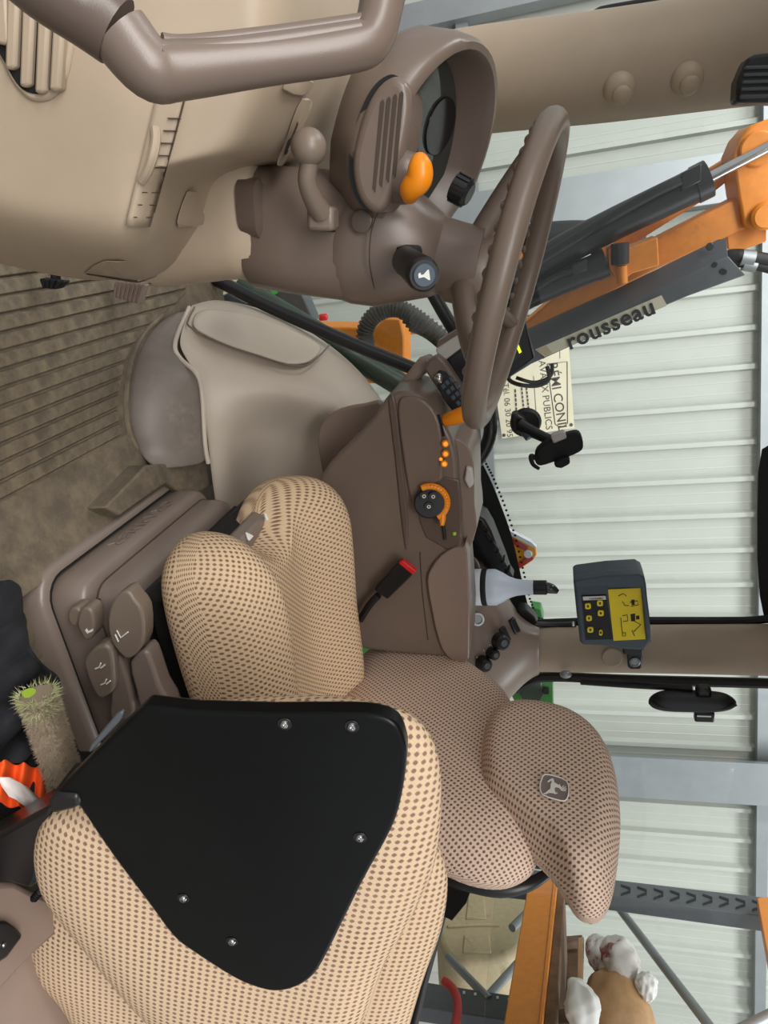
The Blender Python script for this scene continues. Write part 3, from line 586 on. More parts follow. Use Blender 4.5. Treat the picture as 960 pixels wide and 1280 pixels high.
panel('deck_pad', [(583, 583), (590, 586), (592, 606), (586, 612), (580, 600)], AYY + 0.02, 0.02, 'silver', dk, bevel=0.004)
for k, (x, y) in enumerate(((556.5, 554), (556.5, 566.5), (555, 579))):
    c = W(x, y, Y=AYY - 0.010); b = disc('button', c, (-0.1, -1, 0.25), 0.0072, 0.008, 'orange', arm, n=18); disc('button_light', c + V((-0.001, -0.008, 0.002)), (-0.1, -1, 0.25), 0.004, 0.0008, 'litbtn', b, n=14)
ball('indicator_lamp', W(551, 574, Y=AYY - 0.012), 0.0035, 'litbtn', arm, n=10)
# selector dial
dc = W(537, 627, Y=AYY - 0.012); dx = V((-0.12, -1, 0.22)).normalized(); ux, uy = frame(dx)
dl = lathe('dial', [(0.030, 0), (0.032, 0.004), (0.032, 0.012), (0.029, 0.015)], dc, dx, 'black', arm)
rg_pts = []
for j in range(19):
    t = math.radians(-62 + j * 10); q = cam_up * math.cos(t) - cam_right * math.sin(t); q = (q - dx * q.dot(dx)).normalized(); rg_pts.append(dc + dx * 0.010 + q * 0.034)
dr_ = tube('orange_ring', rg_pts, 0.0072, 'orange', arm, n=10, per=2)
for j in range(5, 17):
    obox('ring_ridge', rg_pts[j] + dx * 0.0045, (rg_pts[j] - dc).normalized(), dx, rg_pts[min(j + 1, 18)] - rg_pts[j - 1], 0.009, 0.007, 0.002, 'orange', dr_)
tube('ring_tab', [rg_pts[2], rg_pts[1] + (rg_pts[1] - dc) * 0.2, rg_pts[0] + (rg_pts[0] - dc) * 0.5 + dx * 0.004], [0.007, 0.007, 0.004], 'orange', dr_, n=10)
for x, y in ((530, 620), (541.5, 620.5), (536, 633)):
    c = W(x, y, Y=AYY - 0.029); k = disc('dial_key', c + V((0, 0, 0)), dx, 0.0095, 0.002, 'black', dl, n=18)
    lathe('key_symbol', [(0.0022, 0), (0.0036, 0.0), (0.0036, 0.0008), (0.0022, 0.0008)], c + dx * 0.0021, dx, 'paleink', k, n=14, caps=False)
tube('dial_slider', [W(553, 650, Y=AYY - 0.006), W(555, 664, Y=AYY - 0.006), W(556, 674, Y=AYY - 0.006)], 0.0035, 'black', arm, n=8)
ball('yellow_toggle', W(568, 667, Y=AYY - 0.006), 0.0045, 'lime', arm)
# orange joystick lever
a0, a1 = W(556, 526, Y=AYY + 0.01), W(584, 516, Y=AYY - 0.01); dv = (a1 - a0).normalized()
jl = lathe('orange_lever', [(0.010, 0.0), (0.0128, 0.004), (0.0125, 0.010), (0.0138, 0.014), (0.0155, (a1 - a0).length - 0.004), (0.013, (a1 - a0).length)], a0, dv, 'orange', arm)
tube('lever_stem', [W(547, 531, Y=AYY), W(552, 528, Y=AYY + 0.004), W(558, 525, Y=AYY + 0.01)], 0.006, 'black', jl, n=8)
panel('lever_slot', [(546, 519), (549, 519), (556, 545), (552, 546)], AYY - 0.0045, 0.006, 'dark', arm)
panel('elbow_lid', [(534, 728), (538, 712), (550, 696), (566, 686), (578, 685), (584, 692), (586, 824), (560, 822), (548, 800), (540, 765)], AYY - 0.012, 0.05, 'taupe', arm, bevel=0.008, sm=2, seg=3)
tube('side_seam', [W(525, 690, Y=AYY - 0.001), W(528, 740, Y=AYY - 0.001), W(535, 800, Y=AYY - 0.001)], 0.001, 'seam', arm, n=6)
# seat belt buckle
bk = thing('seat_belt_buckle', W(490, 725, Y=1.23), 'black seat belt buckle with red release button beside the armrest', 'buckle')
prism('buckle_body', pw([(467, 738), (500, 702), (519, 716), (484, 750)], 1.225), (0, 0.022, 0), 'black', bk, bevel=0.004)
prism('release_button', pw([(498, 704), (503, 701), (520, 714), (516, 719)], 1.222), (0, 0.014, 0), 'red', bk, bevel=0.0015)
tube('buckle_strap', [W(473, 744, Y=1.235), W(462, 756, Y=1.235), W(450, 775, Y=1.235)], 0.008, 'black', bk, n=8)

# ------------------------------------------------------------------ display monitor on the armrest
mo = thing('display_monitor', W(590, 470, Y=1.36), 'tilted touch display with silver top bar behind the steering wheel', 'monitor')
mf = panel('housing', [(545, 437), (580, 414), (650, 378), (668, 448), (634, 474), (600, 505), (584, 506)], 1.37, 0.03, 'black', mo, bevel=0.004)
panel('screen', [(557, 452), (586, 434), (640, 398), (655, 442), (630, 462), (598, 490)], 1.366, 0.005, 'screen', mf)
panel('top_bar', [(544, 437), (578, 415), (582, 431), (552, 454)], 1.362, 0.03, 'silver', mo, bevel=0.003)
panel('top_cap', [(545, 428), (572, 412), (580, 415), (546, 438)], 1.37, 0.04, 'brown', mo, bevel=0.004)
prism('lit_edge', pw([(640, 420), (643, 419), (652, 440), (649, 442)], 1.360), (0, 0.002, 0), 'litedge', mf)
kp = panel('keypad_housing', [(530, 462), (536, 450), (546, 444), (556, 452), (592, 505), (580, 518), (566, 516)], 1.34, 0.03, 'brown', mo, bevel=0.005)
kb = panel('keypad', [(542, 470), (549, 463), (557, 465), (582, 505), (566, 515), (553, 497)], 1.335, 0.01, 'black', kp, bevel=0.002)
for i in range(4):
    for j in range(3):
        x, y = 555 + i * 6.2 + j * 5.0 - 4, 482 + i * 7.0 - j * 4.5
        panel('key', [(x, y), (x + 3.6, y - 3.0), (x + 6.6, y + 1.6), (x + 3.0, y + 4.6)], 1.332, 0.004, 'box', kb)
ball('scroll_wheel', W(549, 473, Y=1.337), 0.0125, 'chrome', kp, sq=0.8)
pole = panel('mount_arm', [(494, 486), (520, 452), (536, 446), (540, 462), (518, 478), (508, 492)], 1.37, 0.05, 'taupe', mo, bevel=0.008)

# ------------------------------------------------------------------ driver seat
seat = thing('driver_seat', (0.75, 1.03, 0.0), 'driver seat in beige woven fabric with leaping deer emblem', 'seat')
def rrect(x0, x1, y0, y1, r, z, n=5):
    out = []
    for cx, cy, a in ((x1 - r, y1 - r, 0), (x0 + r, y1 - r, 90), (x0 + r, y0 + r, 180), (x1 - r, y0 + r, 270)):
        for k in range(n + 1):
            t = math.radians(a + 90 * k / n); out.append(V((cx + r * math.cos(t), cy + r * math.sin(t), z)))
    return out
bs = thing('seat_suspension', (0.7, 1.03, 0.0), 'brown stepped plastic suspension base under the driver seat', 'seat base')
loft('foot_flange', [rrect(0.425, 1.02, 0.785, 1.27, 0.055, 0.0), rrect(0.425, 1.02, 0.785, 1.27, 0.055, 0.026), rrect(0.430, 1.02, 0.790, 1.266, 0.05, 0.034), rrect(0.440, 1.01, 0.80, 1.26, 0.045, 0.036), rrect(0.446, 1.01, 0.806, 1.255, 0.04, 0.024)], 'base', bs, ang=50)
lcv = loft('lower_cover', [rrect(0.450, 1.01, 0.810, 1.255, 0.05, 0.022), rrect(0.446, 1.01, 0.806, 1.258, 0.05, 0.05), rrect(0.450, 1.01, 0.81, 1.256, 0.048, 0.082), rrect(0.458, 1.0, 0.818, 1.25, 0.043, 0.090), rrect(0.474, 1.0, 0.834, 1.245, 0.04, 0.092)], 'base', bs, ang=50)
tube('cover_groove', rrect(0.443, 1.0, 0.803, 1.255, 0.046, 0.0335)[1:], 0.0022, 'dark', lcv, n=6, per=1, closed=True)
uc = loft('upper_cover', [rrect(0.472, 1.0, 0.832, 1.25, 0.04, 0.088), rrect(0.474, 1.0, 0.834, 1.25, 0.04, 0.128), rrect(0.482, 1.0, 0.842, 1.25, 0.036, 0.140), rrect(0.50, 0.99, 0.86, 1.245, 0.03, 0.146)], 'base', bs, ang=50)
tube('cover_groove', rrect(0.4715, 1.0, 0.8315, 1.25, 0.04, 0.093)[1:], 0.0016, 'seam', uc, n=6, per=1, closed=True)
loft('bellows', [rrect(0.505, 0.98, 0.866, 1.24, 0.02, 0.146), rrect(0.494, 0.98, 0.856, 1.245, 0.02, 0.160), rrect(0.508, 0.98, 0.868, 1.24, 0.02, 0.172), rrect(0.494, 0.98, 0.856, 1.245, 0.02, 0.186), rrect(0.508, 0.98, 0.868, 1.24, 0.02, 0.20), rrect(0.508, 0.98, 0.868, 1.24, 0.02, 0.24)], 'rubber', bs, ang=30)
text('embossed_lettering', 'GRAMMER', V((0.4455, 1.05, 0.062)), V((0, -1, 0)), V((0.0, 0, 1)), 0.032, 'base', bs, th=0.0012, spacing=1.5)
# controls on the near side of the base
def seat_lever(name, outline, Y, th, mat, parent, bev=0.006): return panel(name, outline, Y, th, mat, parent, bevel=bev, sm=2, seg=3)
hk = thing('height_knob', W(105, 780, Y=0.78), 'small brown twin-lobed seat height knob above the tilt levers', 'lever')
panel('knob_socket', [(103, 758), (116, 756), (121, 772), (112, 775)], 0.812, 0.02, 'dark', hk)
seat_lever('knob', [(100, 763), (108, 760), (114, 764), (117, 774), (117, 790), (113, 799), (106, 800), (101, 792), (96, 780)], 0.775, 0.03, 'vis', hk, 0.004)
seat_lever('knob', [(84, 768), (88, 761), (96, 760), (101, 766), (98, 778), (93, 784), (86, 778)], 0.785, 0.03, 'vis', hk, 0.004)
prism('knob_icon', pw([(108, 786), (110, 789), (116, 786), (116, 789), (109, 792), (106, 788)], 0.7742), (0, 0.0012, 0), 'paleink', hk)
lv1 = thing('seat_lever', W(150, 790, Y=0.76), 'tall brown rounded seat lever with seat symbol', 'lever', 'levers beside the seat base')
seat_lever('paddle', [(134, 775), (140, 752), (150, 741), (160, 739), (168, 750), (178, 765), (180, 795), (176, 810), (162, 824), (150, 818), (138, 800)], 0.755, 0.03, 'vis', lv1)
seat_lever('stem', [(162, 828), (180, 812), (190, 830), (200, 860), (215, 890), (180, 895), (168, 860)], 0.765, 0.035, 'base', lv1)
tube('seat_symbol', [W(146, 788, Y=0.753), W(151, 797, Y=0.753), W(160, 790, Y=0.753)], 0.0012, 'paleink', lv1, n=6, per=1)
tube('seat_symbol', [W(144, 793, Y=0.753), W(148, 802, Y=0.753)], 0.0012, 'paleink', lv1, n=6, per=1)
lv2 = thing('rocker_lever', W(125, 840, Y=0.76), 'wide brown angular seat tilt lever with two white symbols', 'lever', 'levers beside the seat base')
seat_lever('paddle', [(104, 830), (109, 819), (118, 810), (128, 807), (136, 809), (140, 820), (142, 840), (142, 862), (132, 871), (124, 873), (115, 862)], 0.755, 0.03, 'vis', lv2)
seat_lever('stem', [(136, 816), (148, 820), (157, 842), (166, 880), (164, 896), (138, 900), (138, 870)], 0.77, 0.03, 'base', lv2)
for x, y in ((119, 833), (126, 853)):
    tube('tilt_symbol', [W(x, y + 3, Y=0.753), W(x + 5, y + 1, Y=0.753), W(x + 7, y - 4, Y=0.753)], 0.0012, 'paleink', lv2, n=6, per=1)
    tube('tilt_symbol', [W(x + 7, y + 2, Y=0.753), W(x + 12, y - 2, Y=0.753)], 0.0012, 'paleink', lv2, n=6, per=1)
# cushion
yc, hw = 1.015, 0.225
copx = [(0.490, 1.02), (0.470, 0.97), (0.425, 0.92), (0.388, 0.87), (0.396, 0.81), (0.44, 0.772), (0.56, 0.762), (0.70, 0.768), (0.86, 0.79), (0.99, 0.83), (1.01, 1.015), (0.99, 1.20), (0.86, 1.235), (0.70, 1.245), (0.56, 1.245), (0.47, 1.235), (0.425, 1.205), (0.415, 1.16), (0.440, 1.11), (0.478, 1.07)]
def bowl(q, s_):
    ww = abs(q.y - yc) / hw; k = min(1, max(0, (ww - 0.35) / 0.5)); k = k * k * (3 - 2 * k)
    up = max(0.0, min(1.0, (q.z - 0.27) / 0.06))
    z = q.z + up * (-0.052 + 0.082 * k) + up * 0.02 * max(0, 1 - abs(q.x - 0.52) / 0.2)
    fr_ = max(0, 0.47 - q.x) / 0.07
    return V((q.x, q.y, z - 0.012 * fr_ * up))
cu = pillow('cushion', [V((x, y, 0.300)) for x, y in copx], Z_, 0.083, 0.075, 'cream', seat, s_in=0.68, per=3, sub=1, warp=bowl, rot=0.0)
tube('cushion_seam', [V((0.62, yc + 0.145, 0.372)), V((0.72, yc + 0.142, 0.368)), V((0.82, yc + 0.140, 0.366)), V((0.9, yc + 0.138, 0.366))], 0.0022, 'seam', cu, n=6)
box('seat_pan', (0.47, 0.82, 0.19), (1.0, 1.22, 0.25), 'mattblack', seat, bevel=0.015)
ext = obox('cushion_slide', V((0.500, 1.035, 0.268)), Y_, V((-1, 0, 0.3)), V((0.3, 0, 1)), 0.20, 0.09, 0.035, 'base', seat, bevel=0.01)
for dy in (-0.025, 0.06):
    c = V((0.468, 1.03 + dy, 0.2965)); prism('slide_arrow', [c + V((0, -0.008, 0.004)), c + V((0, 0.008, 0.004)), c + V((-0.003, 0.008, 0.001)), c + V((-0.012, 0, -0.004)), c + V((-0.003, -0.008, 0.001))], (-0.0015, 0, 0.002), 'paleink', ext)
# backrest and head pad
bpx = [(418, 900), (432, 862), (450, 830), (472, 815), (500, 810), (532, 813), (565, 827), (600, 850), (632, 876), (650, 915), (662, 1000), (672, 1050), (672, 1080), (658, 1097), (630, 1107), (590, 1102), (550, 1085), (500, 1062), (440, 1010), (420, 950)]
bk_ = pillow('backrest', [W(x, y, X=0.97) for x, y in bpx], (-1, 0, 0.12), 0.075, 0.06, 'mauve', seat, s_in=0.62, per=3, sub=1)
hpx = [(600, 985), (601, 952), (607, 925), (620, 906), (648, 897), (690, 902), (722, 914), (749, 936), (766, 965), (774, 1000), (776, 1040), (771, 1092), (763, 1130), (750, 1148), (735, 1150), (720, 1140), (706, 1118), (688, 1092), (660, 1064), (626, 1030), (606, 1007)]
HX = 0.945
hd = pillow('head_pad', [W(x, y, X=HX) for x, y in hpx], (-1, 0, 0.0), 0.085, 0.04, 'mauve', seat, s_in=0.70, per=3, sub=1)
ex_, ey_ = (W(708, 985, X=HX - 0.087) - W(690, 985, X=HX - 0.087)), None
em = prism('emblem', smooth([W(x, y, X=HX - 0.087) for x, y in ((680, 968), (690, 969), (702, 973), (709, 977), (712, 986), (711, 995), (706, 1002), (697, 1001), (684, 997), (676, 990), (675, 980))], 3), (-0.002, 0, 0), 'emblem', hd)
tube('emblem_border', [W(x, y, X=HX - 0.090) for x, y in ((681, 968), (694, 970), (708, 976), (711, 986), (710, 995), (706, 1001), (694, 999), (678, 993), (675, 983), (677, 974))], 0.0011, 'paleink', em, n=6, per=2, closed=True)
deer = [(679, 992.3), (682.5, 991), (685.5, 988), (688, 986.5), (688.3, 981), (690, 977.5), (689, 976), (687.5, 976.8), (685.5, 978), (684.2, 977.3), (687, 974.8), (690.5, 973.3), (692, 974), (693, 978.5), (696.5, 980.5), (699.3, 982), (699.5, 979.5), (700.6, 982.5), (701.8, 985), (702, 988.8), (700.5, 987), (698.5, 985), (695, 984), (693.5, 984.5), (693.4, 988.5), (694.5, 991), (697, 991.5), (694, 992.6), (691.5, 991.5), (686, 991), (683, 992.6)]
prism('leaping_deer', [W(x, y, X=HX - 0.0895) for x, y in deer], (-0.001, 0, 0), 'paleink', em)
for a, b in (((701.5, 985.5), (704.5, 982)), ((702, 986.5), (707, 983.5)), ((702, 987.3), (708, 986)), ((702, 988), (707.5, 988.5))):
    tube('antler', [W(*a, X=HX - 0.090), W(*b, X=HX - 0.090)], 0.0006, 'paleink', em, n=5, per=1)
# plastic edge along the back shell
sh = tube('back_shell_edge', [W(545, 1070, X=1.02), W(556, 1090, X=1.02), W(585, 1103, X=1.02), (W(625, 1112, X=1.02)), W(660, 1106, X=1.02), W(690, 1088, X=1.02)], [0.011, 0.016, 0.015, 0.013, 0.011, 0.008], 'black', seat, n=10)
c = W(588, 1103, X=1.003); obox('lumbar_button', c, W(600, 1105, X=1.003) - c, V((0, -1, -0.3)), V((-1, 0, 0)), 0.022, 0.008, 0.006, 'black', sh, bevel=0.002)
box('back_shell', (1.01, 0.86, 0.27), (1.05, 1.18, 0.80), 'mattblack', seat, bevel=0.015)
box('recliner', (0.93, 0.80, 0.20), (1.06, 0.84, 0.40), 'black', seat, bevel=0.012)

# ------------------------------------------------------------------ folded instructor seat in the foreground
A, B_, Cc = W(180, 885, Y=0.48), W(65, 1008, Y=0.465), W(345, 1240, Y=0.485)
pn = (B_ - A).cross(Cc - A).normalized()
if pn.dot(V((0, 0, H)) - A) < 0: pn = -pn
def IP(px, off=0.0): return [WP(x, y, A - pn * off, pn) for x, y in px]
ins = thing('instructor_seat', B_ - V((0, 0, 0.2)), 'folded beige instructor seat with black screwed backing plate', 'seat')
plate_px = [(180, 883), (205, 886), (240, 890), (340, 893), (440, 893), (475, 897), (495, 906), (505, 925), (508, 950), (501, 1000), (488, 1040), (455, 1100), (430, 1150), (405, 1200), (390, 1222), (370, 1235), (345, 1240), (320, 1235), (290, 1222), (240, 1190), (215, 1170), (185, 1130), (140, 1070), (106, 1020), (98, 1008), (64, 1008), (60, 1000), (68, 992), (120, 940)]
f1 = [(215, 892), (270, 880), (330, 875), (400, 873), (455, 878), (500, 889), (530, 908), (547, 938), (553, 980), (551, 1040), (541, 1090), (512, 1150), (478, 1210), (448, 1290), (400, 1340), (330, 1345), (250, 1320), (175, 1260), (112, 1184), (62, 1122), (47, 1088), (44, 1050), (58, 1016), (90, 1000), (140, 950)]
f2 = [(300, 960), (450, 980), (530, 1030), (556, 1075), (561, 1110), (553, 1160), (531, 1220), (510, 1290), (480, 1380), (380, 1430), (250, 1420), (140, 1350), (78, 1250), (44, 1212), (37, 1180), (40, 1148), (58, 1126), (150, 1040)]
pillow('seat_pad', IP(f2, 0.12), pn, 0.04, 0.05, 'padcream', ins, s_in=0.68, per=3, sub=1, rot=0.5)
pillow('back_pad', IP(f1, 0.050), pn, 0.040, 0.04, 'padcream', ins, s_in=0.64, per=3, sub=1, rot=0.5)
pl = prism('backing_plate', IP(plate_px[:3], 0.0) + smooth(IP(plate_px[3:24], 0.0), 4, False) + IP(plate_px[24:], 0.0), -pn * 0.022, 'plate', ins, bevel=0.004, seg=3)
for x, y in ((356, 905), (440, 908), (450, 1047), (229, 1123), (290, 1177)):
    c = WP(x, y, A + pn * 0.0005, pn); s = lathe('screw', [(0.0048, 0), (0.0048, 0.001), (0.0036, 0.0026), (0.0018, 0.003), (0.0016, 0.001), (0.0001, 0.001)], c, pn, 'chrome', pl, n=16); disc('washer', c - pn * 0.0004, pn, 0.0072, 0.0009, 'black', s, n=18)
prism('hinge_flange', IP([(110, 938), (114, 930), (146, 892), (152, 889), (154, 893), (150, 902), (112, 942)], 0.004), -pn * 0.006, 'armg', ins, bevel=0.002)
prism('hinge_cheek', IP([(60, 1000), (66, 992), (96, 995), (100, 1008), (92, 1012), (66, 1018), (60, 1010)], -0.004), -pn * 0.05, 'black', ins, bevel=0.004)
br = panel('hinge_bracket', [(-30, 1060), (40, 1020), (64, 1008), (62, 1030), (50, 1060), (46, 1100), (40, 1112), (10, 1104), (-30, 1108)], 0.50, 0.05, 'black', ins, bevel=0.006)
p0 = W(52, 1112, Y=0.505); d = W(40, 1126, Y=0.495) - p0
stud = lathe('hinge_stud', [(0.0042, 0), (0.0042, d.length * 0.9), (0.003, d.length)], p0, d, 'black', ins, n=12)
for k in range(4): lathe('stud_thread', [(0.0042, 0.0), (0.0056, 0.0008), (0.0042, 0.0016)], p0 + d * (0.3 + 0.16 * k), d, 'black', stud, n=12)
for x in (85, 300, 400, 500):
    pass
# stem that carries the folded seat
tube('support_leg', [WP(300, 1150, A - pn * 0.13, pn), WP(300, 1150, A - pn * 0.13, pn) + V((0.02, 0.02, -0.15)), V((0.66, 0.60, 0.02)), V((0.66, 0.60, 0.0))], 0.025, 'black', ins, n=12)

# ------------------------------------------------------------------ left sill things: side trim, jacket, brush, vest, tool box
tr = thing('side_trim', W(20, 1180, Z=0.0), 'smooth grey-brown side trim at the foot of the folded seat', 'trim panel')
prism('upper_panel', [W(x, y, Z=0.10) for x, y in ((-90, 1105), (0, 1103), (20, 1102), (38, 1112), (75, 1126), (75, 1165), (40, 1196), (0, 1240), (-90, 1310))], (0, 0, -0.07), 'taupe', tr, bevel=0.008)
prism('lower_panel', [W(x, y, Z=0.03) for x, y in ((-90, 1270), (0, 1225), (40, 1185), (140, 1230), (220, 1330), (-90, 1390))], (0, 0, -0.028), 'taupe', tr, bevel=0.006)
lt = thing('trim_latch', W(0, 1180, Z=0.10), 'black latch with silver screw on the side trim', 'latch')
prism('latch_body', [W(x, y, Z=0.101) for x, y in ((-30, 1150), (0, 1150), (12, 1158), (20, 1166), (18, 1172), (0, 1196), (-30, 1215))], (0, 0, 0.012), 'black', lt, bevel=0.004)
disc('latch_screw', W(4, 1181, Z=0.113), Z_, 0.003, 0.003, 'chrome', lt, n=12)
tb = thing('tool_case', W(20, 1010, Y=0.58), 'black plastic case wedged under the folded seat', 'case')
panel('case_body', [(-40, 968), (0, 976), (14, 984), (30, 996), (36, 1012), (60, 1012), (50, 1040), (10, 1072), (-40, 1090)], 0.58, 0.12, 'mattblack', tb, bevel=0.008)
panel('case_rim', [(-40, 1062), (0, 1062), (56, 1020), (58, 1026), (2, 1072), (-40, 1074)], 0.572, 0.02, 'black', tb, bevel=0.003)
vs = thing('safety_vest', W(25, 970, Y=0.64), 'crumpled fluorescent orange cloth with pale tape beside the black case', 'clothing')
n_ = [(-30, 950), (0, 956), (16, 957), (34, 960), (44, 972), (52, 988), (58, 1008), (40, 1012), (28, 1010), (10, 990), (-30, 980)]
rows = []
for k, yv in enumerate((0.66, 0.64, 0.645)):
    rows.append([W(x, [945, 968, 1000][k] + dy, Z=0.10 + 0.012 * math.sin(x * 0.25 + k)) for x, dy in zip(range(-30, 64, 6), [4 * math.sin(i * 1.7 + k) + i * 0.9 * (1 + 0.25 * k) for i in range(16)])])
vest = grid('fabric', rows, 'ocloth', vs, sub=2, solid=0.004)
grid('reflective_tape', [[W(x + 2 * math.sin(y), y, Z=0.122 + 0.004 * math.sin(x)) for x, y in r] for r in ([(0, 972), (14, 972), (26, 978), (36, 984), (48, 996)], [(4, 984), (16, 986), (28, 994), (40, 1000), (54, 1006)], [(12, 996), (20, 1000), (30, 1008), (42, 1013), (58, 1014)])], 'wcloth', vest, sub=0, solid=0.002)
jk = thing('dark_jacket', W(40, 840, Y=0.70), 'crumpled black jacket lying at the left edge of the floor', 'clothing')
jr = [[(-40, 722), (-10, 724), (8, 726), (20, 735), (22, 752)], [(-40, 770), (-12, 768), (10, 768), (24, 778), (30, 792)], [(-40, 810), (-10, 812), (16, 814), (34, 816), (46, 820)], [(-40, 850), (-8, 850), (20, 850), (46, 846), (66, 840)], [(-40, 890), (-6, 892), (24, 890), (52, 872), (78, 858)], [(-40, 930), (-4, 930), (20, 926), (40, 916), (62, 890)], [(-40, 962), (-4, 958), (14, 955), (28, 948), (40, 930)]]
rnd = random.Random(3)
dense = []
base_rows = [[V((x, y, 0)) for x, y in r] for r in jr]
cols5 = list(zip(*base_rows)); fine = []
rowsf = [smooth(r, 5, False) for r in base_rows]; colsf = [smooth(list(c), 5, False) for c in zip(*rowsf)]
G = list(zip(*colsf))
def fold(x, y): return 0.024 * abs(math.sin(x * 0.035 + y * 0.022 + 1.6 * math.sin(y * 0.028 + 0.4))) + 0.012 * abs(math.sin(y * 0.06 - x * 0.02 + 1.8 * math.sin(x * 0.05))) + 0.003 * math.sin(x * 0.2 + y * 0.13)
grid('fabric', [[W(p.x, p.y, Z=0.015 + 2.2 * fold(p.x, p.y)) for p in r] for r in G], 'cloth', jk, sub=1, solid=0.008)
bsh = thing('scrubbing_brush', W(60, 930, Y=0.62), 'worn scrubbing brush with dry bristles and lime green back', 'brush')
b0, b1 = W(46, 868, Y=0.62), W(78, 968, Y=0.62); bd = (b1 - b0).normalized(); sx = bd.cross(Y_).normalized()
core = tube('bristle_core', [b0, b0.lerp(b1, 0.3), b0.lerp(b1, 0.7), b1 + bd * 0.03], [0.021, 0.0225, 0.023, 0.022], 'bristle', bsh, n=14)
tube('brush_back', [b0 - sx * 0.012 - bd * 0.002, b0.lerp(b1, 0.4) - sx * 0.019, b1 - sx * 0.02 + bd * 0.02], [0.009, 0.0085, 0.008], 'lime', bsh, n=10)
for mat, n, lo, hi in (('bristleg', 900, -0.03, 0.22), ('bristle', 7000, 0.05, 1.15)):
    v, f = [], []
    for k in range(n):
        t = rnd.uniform(lo, hi); a = rnd.uniform(0, 6.283)
        if math.cos(a) < -0.55 and t > 0.12: continue
        o = sx * math.cos(a) - Y_ * math.sin(a); p = b0.lerp(b1, t) + o * 0.0215; q = p + (o + V((rnd.gauss(0, .5), rnd.gauss(0, .5), rnd.gauss(0, .5))) + bd * (-0.6 if t < 0.1 else 0.2)).normalized() * rnd.uniform(0.004, 0.009 if t > 0.06 else 0.016)
        s_ = bd * 0.0007; i = len(v); v += [p - s_, p + s_, q, p + o.cross(bd) * 0.001]; f += [(i, i + 1, i + 2), (i + 1, i + 3, i + 2), (i + 3, i, i + 2)]
    tag(mesh('bristles', v, f, mat, bsh, flat=True), kind='stuff')

# ------------------------------------------------------------------ right rear console, bottle, control box, strut, handle
rc = thing('rear_console', W(620, 800, Y=1.55), 'brown rear side console with sockets and switches beside the pillar', 'console')
RY = 1.53
g = [[(560, 690, 1.62), (600, 690, 1.62), (624, 712, 1.66), (640, 745, 1.68), (654, 768, 1.67), (670, 780, 1.65), (676, 781, 1.65)],
     [(560, 740, 1.53), (590, 742, 1.52), (612, 752, 1.54), (630, 764, 1.58), (648, 780, 1.58), (670, 788, 1.585), (676, 788, 1.585)],
     [(560, 790, 1.50), (588, 790, 1.50), (606, 790, 1.51), (626, 788, 1.54), (650, 796, 1.55), (670, 806, 1.562), (676, 808, 1.565)],
     [(560, 840, 1.48), (588, 836, 1.48), (604, 838, 1.49), (624, 834, 1.51), (652, 826, 1.54), (670, 828, 1.565), (676, 828, 1.57)],
     [(560, 900, 1.46), (590, 890, 1.47), (612, 880, 1.48), (634, 868, 1.51), (654, 850, 1.56), (670, 842, 1.60), (676, 842, 1.60)],
     [(560, 920, 1.55), (590, 910, 1.56), (616, 895, 1.57), (640, 878, 1.60), (656, 857, 1.64), (670, 847, 1.66), (676, 846, 1.66)]]
rcb = grid('body', [[W(x, y, Y=Y) for x, y, Y in r] for r in g], 'taupe', rc, sub=2, solid=0.03)
def sock(c, axis, r, mat, name, parent, th=0.012):
    o = disc(name, c, axis, r, th, mat, parent); return o
sax = V((-0.25, -0.8, 0.55)).normalized()
rs = lathe('socket_ring', [(0.010, 0), (0.0165, 0.001), (0.0165, 0.006), (0.012, 0.007), (0.0115, 0.0)], W(597, 774, Y=1.495), V((-0.35, -0.9, 0.2)), 'white', rc, caps=False)
disc('socket_core', W(597, 774, Y=1.496), V((-0.35, -0.9, 0.2)), 0.011, 0.003, 'steel', rs)
for (x, y, Y), n in (((631, 793, 1.525), 'rocker_switch'), ((643, 782, 1.555), 'rocker_switch')):
    c = W(x, y, Y=Y); e1 = (W(x + 8, y - 6, Y=Y + 0.02) - c).normalized(); obox(n, c, W(x + 5, y + 11, Y=Y) - c, e1, (W(x + 5, y + 11, Y=Y) - c).cross(e1), 0.045, 0.020, 0.010, 'black', rc, bevel=0.003)
for x, y, Y, r in ((624, 801, 1.505, 0.021), (614, 816, 1.495, 0.015), (603, 829, 1.485, 0.019)):
    k = lathe('knob', [(r * 1.1, 0), (r, 0.008), (r * 0.92, 0.022), (r * 0.7, 0.026)], W(x, y, Y=Y), sax, 'black', rc); disc('knob_face', W(x, y, Y=Y) + sax * 0.026, sax, r * 0.45, 0.002, 'armg', k, n=16)
ball('screw_head', W(596, 821, Y=1.49), 0.003, 'chrome', rc, n=8); ball('screw_head', W(612, 806, Y=1.50), 0.003, 'chrome', rc, n=8); ball('screw_head', W(604, 813, Y=1.49), 0.003, 'chrome', rc, n=8)
cu_ = W(604, 735, Y=1.50)
cupz = cu_.z - 0.05
lathe('cup_holder', [(0.052, -0.12), (0.060, -0.02), (0.063, 0.018), (0.066, 0.020), (0.066, 0.014), (0.062, -0.02), (0.054, -0.12)], V((cu_.x, cu_.y + 0.03, cupz)), V((-0.05, -0.25, 1)), 'taupe', rc, caps=False)
la = thing('window_latch', W(652, 770, Y=1.66), 'black window latch block at the base of the rear pillar', 'latch')
panel('latch_block', [(646, 762), (657, 762), (668, 772), (672, 780), (662, 784), (655, 776), (648, 772)], 1.64, 0.04, 'black', la, bevel=0.004)
tube('latch_bar', [W(666, 780, Y=1.66), W(690, 781, Y=1.67), W(720, 780, Y=1.67)], 0.007, 'black', la, n=8)
